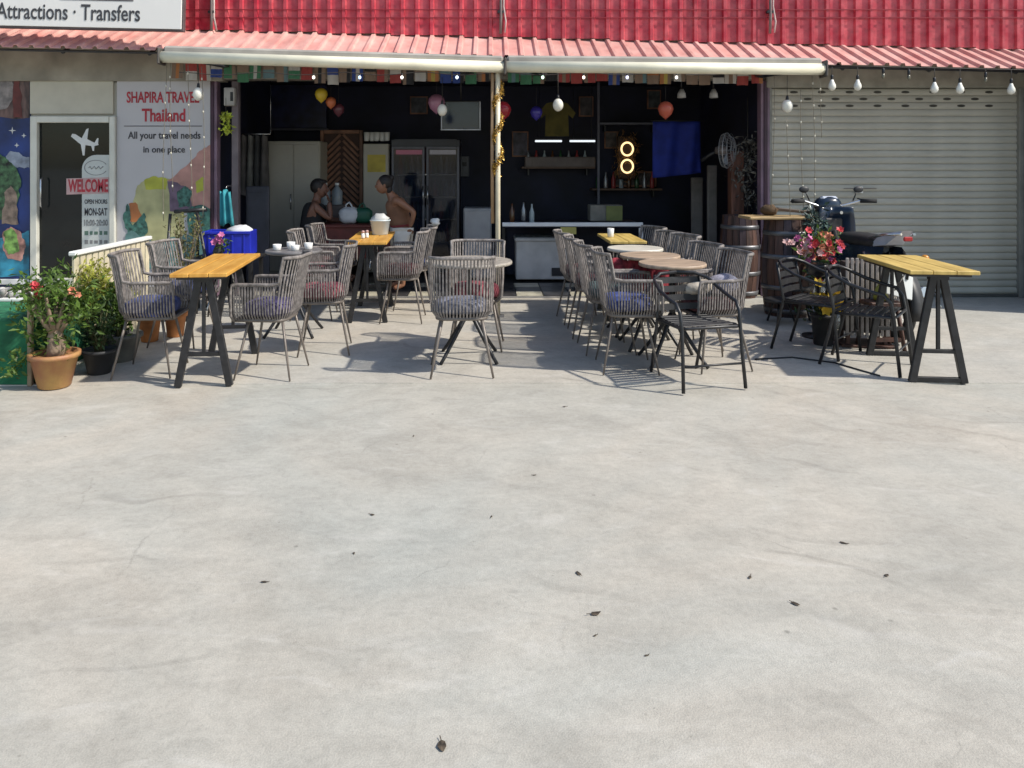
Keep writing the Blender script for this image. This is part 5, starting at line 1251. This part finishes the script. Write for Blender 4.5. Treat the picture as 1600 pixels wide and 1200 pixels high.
person('person in a black sleeveless top seated at the dining table, hand to face', (WX(487, 9.3), 9.30, .04), R(8), .93, J1,
       [((.47, .12, .80), (1, -.2, -.1), (0, 0, -1)), ((.23, -.075, 1.06), (-.35, .25, 1), (1, 0, 0))], M_skin, short_hair,
       [('top', dict(a=((0, 0, .52), .19), b=((.01, 0, .74), .175), c=((.04, 0, .96), .175), d=((.05, 0, 1.06), .13)), topE, mat('black_cotton', (.014, .014, .016), .9)),
        ('trousers', dict(p=((0, 0, .54), (.14, .16)), a=((.03, .09, .525), .115), b=((.45, .11, .52), .08), c=((.425, .11, .14), .06), d=((.03, -.09, .525), .115), e=((.45, -.11, .52), .08), f=((.405, -.11, .14), .06)),
         [('p', 'a'), ('a', 'b'), ('b', 'c'), ('p', 'd'), ('d', 'e'), ('e', 'f')], mat('black_cotton', (.014, .014, .016), .9))])
st = thing('wooden_stool', 'dark red stool the seated person sits on', 'stool', (WX(487, 9.3) - .02, 9.3, .04)); MB().box((0, 0, .385), (.34, .34, .04), .01).build('seat', M_darkred, st)
for sx in (-1, 1):
    for sy in (-1, 1): MB().box((sx * .14, sy * .14, .185), (.04, .04, .365), .004).build('leg', M_darkred, st)
J2 = dict(pelvis=((0, 0, .82), (.12, .14)), spine=((.02, 0, .98), (.10, .125)), chest=((.08, 0, 1.18), (.11, .145)), neck0=((.15, 0, 1.32), .058), neck=((.18, 0, 1.36), .048), head=((.24, 0, 1.45), .075), crown=((.25, 0, 1.51), .07),
          shL=((.08, .17, 1.25), .054), elL=((-.15, .25, 1.08), .042), wrL=((-.10, .20, .88), .030), shR=((.10, -.165, 1.25), .054), elR=((.13, -.21, 1.03), .042), wrR=((.27, -.13, .92), .030),
          hipL=((0, .09, .78), .092), knL=((.04, .10, .44), .062), anL=((-.02, .10, .09), .040), toeL=((.12, .11, .04), .034), hipR=((0, -.09, .78), .092), knR=((.05, -.10, .44), .062), anR=((.02, -.10, .09), .040), toeR=((.16, -.11, .04), .034))
person('person with dark bun standing in a tan top and white shorts, hand on hip', (WX(627, 8.75), 8.75, .04), R(192), .83, J2,
       [((-.10, .20, .88), (.35, -.3, -1), (0, 1, 0)), ((.27, -.13, .92), (1, .1, -.4), (0, 0, -1))], mat('tan_skin', (.25, .115, .065), .5, var=.08, scale=8), bun_hair,
       [('top', dict(a=((0, 0, .84), .16), b=((.02, 0, .98), .155), c=((.075, 0, 1.17), .17), d=((.11, 0, 1.28), .12)), topE, mat('tan_cotton', (.22, .105, .06), .9, var=.15)),
        ('waistband', dict(a=((0, 0, .85), .185), b=((.006, 0, .93), .18)), [('a', 'b')], mat('red_cotton', (.22, .03, .03), .9)),
        ('shorts', dict(p=((0, 0, .82), (.145, .165)), a=((0, .09, .76), .118), b=((.035, .10, .47), .088), d=((0, -.09, .76), .118), e=((.045, -.10, .47), .088)), [('p', 'a'), ('a', 'b'), ('p', 'd'), ('d', 'e')], mat('white_cotton', (.60, .58, .55), .9, var=.05))])

# ------------------------------------------------------------------ bunting and lights under the awnings
C = dict(r=(.32, .05, .04), w=(.45, .42, .36), b=(.03, .06, .22), g=(.05, .17, .08), y=(.42, .32, .07), o=(.38, .15, .05), k=(.02, .02, .02), n=(.22, .15, .10), t=(.12, .2, .2))
def bunting(px0, px1, seq, d, label, z):
    x0, x1 = WX(px0, d), WX(px1, d); n = len(seq); t = thing('flag_bunting', label, 'bunting', (x0, d, z), 0, 'flag buntings under the awnings'); L = x1 - x0
    MB().tube([(L * k / 24, 0, -.03 * math.sin(math.pi * ((k / 8) % 1))) for k in range(25)], .003, 4).build('string', M_wire, t)
    fw = L / n
    for k, s in enumerate(seq):
        q = 6; b = MB(); hh = .20 * random.uniform(.9, 1.05)
        for i in range(q):
            for j in range(4): b.v.append((fw * .88 * i / (q - 1), .012 * math.sin(i * 1.2 + k) * (j + .5) / 3 + (.01 * j * (k % 3 - 1)), -hh * j / 3))
        b.f = [(i * 4 + j, i * 4 + j + 1, i * 4 + 5 + j, i * 4 + 4 + j) for i in range(q - 1) for j in range(3)]; b.sm = [True] * len(b.f)
        nm = 'flag_' + s; m = bpy.data.materials.get(nm) or (band_material(nm, [C[c] for c in s.lower()], 0 if s.islower() else 2))
        u = fw * k / L; b.build('flag', m, t, (fw * k + .01, 0, -.03 * math.sin(math.pi * ((u * 3) % 1))))
bunting(268, 470, ['non', 'WR', 'rrw', 'BW', 'ggn', 'GN', 'gwg', 'TN', 'nnt', 'GW'], 8.30, 'row of small flags under the left awning, leftmost stretch', 2.60)
bunting(470, 765, ['RR', 'nkn', 'WB', 'nnk', 'bwb', 'NK', 'rrn', 'RW', 'nkk', 'WN', 'oyo', 'BT', 'bbk', 'GG', 'nok'], 8.32, 'row of small flags under the left awning up to the pole', 2.575)
bunting(792, 990, ['gtg', 'GT', 'ggn', 'KN', 'rnr', 'RR', 'nrr', 'RN', 'bnb', 'WB'], 8.32, 'row of small flags under the right awning beside the pole', 2.565)
bunting(990, 1192, ['nnt', 'NO', 'oyn', 'wwn', 'NW', 'nnn', 'WKW', 'wnw', 'RW', 'rro'], 8.30, 'row of small flags under the right awning up to the mauve pillar', 2.555)

fst = thing('string_lights', 'string of small lit coloured bulbs under the awnings', 'string lights', (0, 7.62, 2.37))
MB().tube([(WX(px, 7.62), 0, .015 * math.sin(px * .05)) for px in range(280, 1190, 26)], .004, 4).build('wire', M_wire, fst)
for px, c in ((490, (1, .95, .8)), (562, (.35, .6, 1)), (628, (1, .95, .85)), (714, (.7, .85, 1)), (848, (.6, 1, .75)), (912, (1, .75, .6)), (980, (.65, .65, 1)), (1057, (1, .9, .75))):
    o = MB().lathe([(.008, 0), (.010, -.02), (.008, -.022)], 8).build('socket', M_black, fst, (WX(px, 7.62), 0, 0))
    MB().ell((0, 0, -.036), (.014, .014, .018), 10, 7).build('bulb', mat('lit_bulb_%d' % px, (.8, .8, .8), .4, emit=c, estr=2.2), o)

ev = thing('eave_bulb_string', 'string of eight pear shaped bulbs along the eave above the shutter', 'string lights', (0, 7.86, 0))
MB().tube([(WX(px, 7.86), 0, EZ(WX(px, 7.86)) - .02) for px in (1290, 1380, 1480, 1600, 1660)], .004, 4).build('wire', M_wire, ev)
for px, py, lit in ((1300, 132, 1), (1340, 132, 1), (1380, 122, 0), (1420, 124, 0), (1460, 136, 1), (1500, 137, 1), (1540, 128, 0), (1580, 138, 1)):
    x = WX(px, 7.86); z = WZ(py, 7.86); q = MB().tube([(0, 0, .05), (0, 0, EZ(x) - .02 - z)], .003, 4).lathe([(.012, .045), (.014, .05), (.014, .09), (.008, .10)], 10).build('socket', M_black, ev, (x, 0, z))
    b = MB().lathe([(.004, -.065), (.026, -.055), (.038, -.03), (.036, -.005), (.020, .03), (.014, .05)], 14) if lit else MB().lathe([(.003, -.01), (.012, 0), (.016, .015), (.012, .05)], 12)
    b.build('bulb', mat('opal_bulb', (.78, .76, .68), .3, var=.02) if lit else mat('smoky_bulb', (.16, .15, .11), .2), q)

def fairy_strand(px, d, ytop, ybot, bulbs, label, sway=.02, grp='fairy light strands'):
    x = WX(px, d); z1, z0 = WZ(ytop, d), WZ(ybot, d); t = thing('fairy_light_strand', label, 'fairy lights', (x, d, z1), 0, grp)
    ph = random.random() * 6; f = lambda z: sway * math.sin(ph + z * 2.2)
    MB().tube([(f(-k * (z1 - z0) / 14), 0, -k * (z1 - z0) / 14) for k in range(15)], .0032, 4).build('wire', mat('clear_wire', (.18, .16, .12), .5), t)
    for k in range(bulbs):
        z = -(z1 - z0) * (k + .5 + random.uniform(-.3, .3)) / bulbs; MB().ell((f(z), -.008, z), (.008, .008, .013), 8, 6).build('bulb', mat('tiny_pearl_bulb', (.55, .52, .42), .3), t)
for px, a, b, n, l in ((1207, 118, 330, 2, 'leftmost light strand hanging at the right awning end'), (1232, 185, 340, 4, 'second light strand from left at the right awning end'), (1254, 140, 330, 6, 'third light strand from left at the right awning end'), (1270, 118, 345, 8, 'dense light strand nearest the right awning end'), (1281, 118, 215, 3, 'short light strand at the very right awning end'),
                      (258, 96, 345, 5, 'leftmost light strand hanging before the agency poster'), (269, 96, 300, 6, 'second light strand from left before the agency poster'), (297, 100, 320, 6, 'third light strand from left before the agency poster'), (316, 104, 340, 5, 'fourth light strand, nearest the left mauve pillar')):
    fairy_strand(px, 7.42, a, b, n, l)

def globe(px, py, d, r, m, name, label, cat, elong=1.15, grp=None, top=2.40):
    z = WZ(py, d); t = thing(name, label, cat, (WX(px, d), d, z), 0, grp)
    MB().ell((0, 0, 0), (r, r, r * elong), 20, 14).build('globe', m, t); MB().lathe([(r * .28, r * elong * .92), (r * .32, r * elong), (r * .2, r * elong + .04)], 12).build('cap', M_blackp, t)
    MB().tube([(0, 0, r * elong + .03), (0, 0, max(.1, top - z))], .003, 4).build('cord', M_wire, t); return t
M_opal = mat('opal_globe', (.72, .70, .62), .3, var=.03)
for px, py, d, l in ((310, 147, 7.45, 'white globe lamp hanging before the agency poster'), (691, 172, 8.2, 'white globe lamp in front of the pink balloon'), (872, 164, 7.7, 'white globe lamp in front of the khaki shirt'), (1230, 166, 7.45, 'white globe lamp hanging before the roller shutter')):
    globe(px, py, d, .052, M_opal, 'globe_lamp', l, 'lamp', 1.25, 'white globe lamps')
for px, py, d, r, c, l in ((502, 148, 8.9, .075, (.62, .45, .04), 'yellow round balloon at the bar opening'), (517, 160, 8.98, .062, (.55, .16, .07), 'orange balloon touching the yellow balloon'), (529, 171, 9.08, .07, (.12, .035, .05), 'dark wine balloon lowest of the three on the left'),
                        (682, 161, 8.9, .10, (.36, .17, .26), 'dusky pink balloon by the hanging television'), (838, 176, 9.2, .075, (.05, .04, .32), 'violet blue balloon left of the khaki shirt'), (1040, 171, 8.4, .085, (.46, .10, .06), 'orange red balloon above the blue flag'), (786, 172, 8.3, .09, (.30, .02, .03), 'deep red balloon behind the awning pole')):
    t = thing('balloon', l, 'balloon', (WX(px, d), d, WZ(py, d)), 0, 'coloured balloons'); m = mat('balloon_' + l.split()[0] + l.split()[1], c, .2, var=.05)
    MB().lathe([(.004, -r * 1.25), (r * .3, -r * 1.05), (r * .75, -r * .65), (r, 0), (r * .9, r * .5), (r * .6, r * .86), (r * .25, r * 1.02), (.004, r * 1.06)], 20).build('skin', m, t)
    MB().lathe([(.012, -r * 1.30), (.004, -r * 1.24)], 8).build('knot', m, t); MB().tube([(0, 0, r * 1.0), (0, 0, 2.60 - t.location.z)], .002, 4).build('string', M_wire, t)

# ------------------------------------------------------------------ bits lying on the concrete
M_dry = mat('dry_leaf', (.075, .055, .036), .85, var=.4, scale=40)
bits = [(882, 636, .030, 'curled dry leaf nearest the black slat chair'), (690, 1167, .042, 'dark clump of dirt at the bottom edge of the yard'), (930, 960, .045, 'spread dry leaf in the middle of the yard'), (904, 897, .030, 'small dry leaf above the spread leaf'),
        (930, 994, .016, 'tiny crumb just below the spread leaf'), (1243, 945, .032, 'dry leaf in the right half, lowest there'), (1385, 900, .026, 'rightmost dry leaf on the yard'), (1318, 849, .030, 'faint dry leaf upper right of the yard'),
        (1172, 903, .028, 'dry leaf between the middle and the right half'), (582, 805, .028, 'left of the two dark specks in the yard middle'), (768, 808, .024, 'right of the two dark specks in the yard middle'), (413, 910, .028, 'lone dark speck in the left half of the yard'),
        (646, 682, .020, 'tiny speck below the round table shadow'), (835, 743, .020, 'pale speck straight below the curled leaf'), (553, 865, .018, 'faint crumb below the left dark speck'), (1010, 1025, .016, 'crumb right of the tiny crumb')]
for k, (px, py, s, l) in enumerate(bits):
    s *= .55; d = GD(py); b = MB(); n = 7; ph = k * 1.7; M = Matrix.Rotation(ph, 4, 'Z')
    rim = [(s * random.uniform(.55, 1.1) * math.cos(q * 2 * math.pi / n), s * .45 * random.uniform(.6, 1.2) * math.sin(q * 2 * math.pi / n), s * random.uniform(.03, .22)) for q in range(n)]
    b.add([(0, 0, .003), (0, 0, -.001)] + rim, [(0, 2 + q, 2 + (q + 1) % n) for q in range(n)] + [(1, 2 + (q + 1) % n, 2 + q) for q in range(n)], False, M)
    b.tube([tuple(M @ Vector((s * .7, 0, s * .15))), tuple(M @ Vector((s * 1.25, s * .1, s * .25)))], .0012, 4)
    o = b.build('dry_leaf', M_dry, None, (WX(px, d), d, .0015)); tag(o, l + ', lying on concrete' if len(l.split()) < 13 else l, 'leaf', 'dry bits on the concrete')

# ------------------------------------------------------------------ dim clutter on the bar walls
for k, (px0, px1, py0, py1, c, l) in enumerate(((800, 826, 205, 245, (.05, .045, .07), 'small framed print left of the lamp bars'), (945, 966, 205, 232, (.09, .07, .06), 'small framed print under the upper grey shelf'),
        (1012, 1034, 140, 170, (.05, .06, .06), 'small framed print above the blue flag'), (640, 668, 150, 178, (.045, .05, .06), 'small framed print above the drinks cooler'), (905, 928, 150, 182, (.06, .05, .05), 'small framed print right of the khaki shirt'))):
    d = 11.2; x0, x1, z0, z1 = WX(px0, d), WX(px1, d), WZ(py1, d), WZ(py0, d); t = thing('framed_print', l, 'picture', ((x0 + x1) / 2, d + .04, (z0 + z1) / 2), 0, 'prints on the bar walls')
    MB().box((0, .01, 0), (x1 - x0, .02, z1 - z0), .003).build('frame', M_teak, t); MB().box((0, -.004, 0), (x1 - x0 - .04, .008, z1 - z0 - .04)).build('print', mat('dim_print%d' % k, c, .5, var=.6, scale=9), t)
up = thing('partition_post', 'thin grey upright post dividing the bar wall left of the upper shelf', 'post', (WX(935, 10.6), 10.6, .03)); MB().box((0, 0, 1.29), (.035, .035, 2.58), .004).build('post', mat('slate_post', (.10, .10, .13), .5), up); MB().box((0, 0, .01), (.10, .10, .02), .003).build('foot', M_black, up)
bd = thing('wall_board', 'large dark navy board high on the left of the bar back wall', 'board', (WX(440, 10.9), 11.1, WZ(165, 10.9))); MB().box((0, 0, 0), (1.2, .04, .62), .006).build('board', mat('navy_board', (.012, .016, .06), .4, var=.3), bd); MB().box((0, -.012, -.33), (1.24, .05, .03), .004).build('ledge', mat('slate_post', (.10, .10, .13), .5), bd)
for k, (px, py, l) in enumerate(((700, 300, 'narrow grey wall box between cooler and awning pole'), (748, 265, 'small pale switch box left of the awning pole'))):
    d = 10.9; t = thing('wall_box', l, 'box', (WX(px + 25, d), 11.22, WZ(py - 40, d))); MB().box((0, 0, 0), (.13 - .04 * k, .08, .3 - .12 * k), .008).build('case', mat('dim_grey_case', (.11, .115, .13), .5), t); MB().box((0, -.043, .03), (.06, .008, .06), .002).build('panel', M_blackp, t)
for k, (px, l) in enumerate(((1065, 'left of two white hooded lamps under the beam at right'), (1115, 'right of two white hooded lamps under the beam at right'))):
    d = 8.75; t = thing('spot_lamp', l, 'lamp', (WX(px, d), d, WZ(146, d)), .4 * k, 'spot lamps under the beam'); MB().lathe([(.02, .05), (.045, .0), (.05, -.05), (.044, -.05), (.018, .04)], 14).build('hood', mat('dim_white_hood', (.4, .4, .4), .4), t); MB().tube([(0, 0, .05), (0, .03, .30)], .008, 6).build('stem', M_black, t)
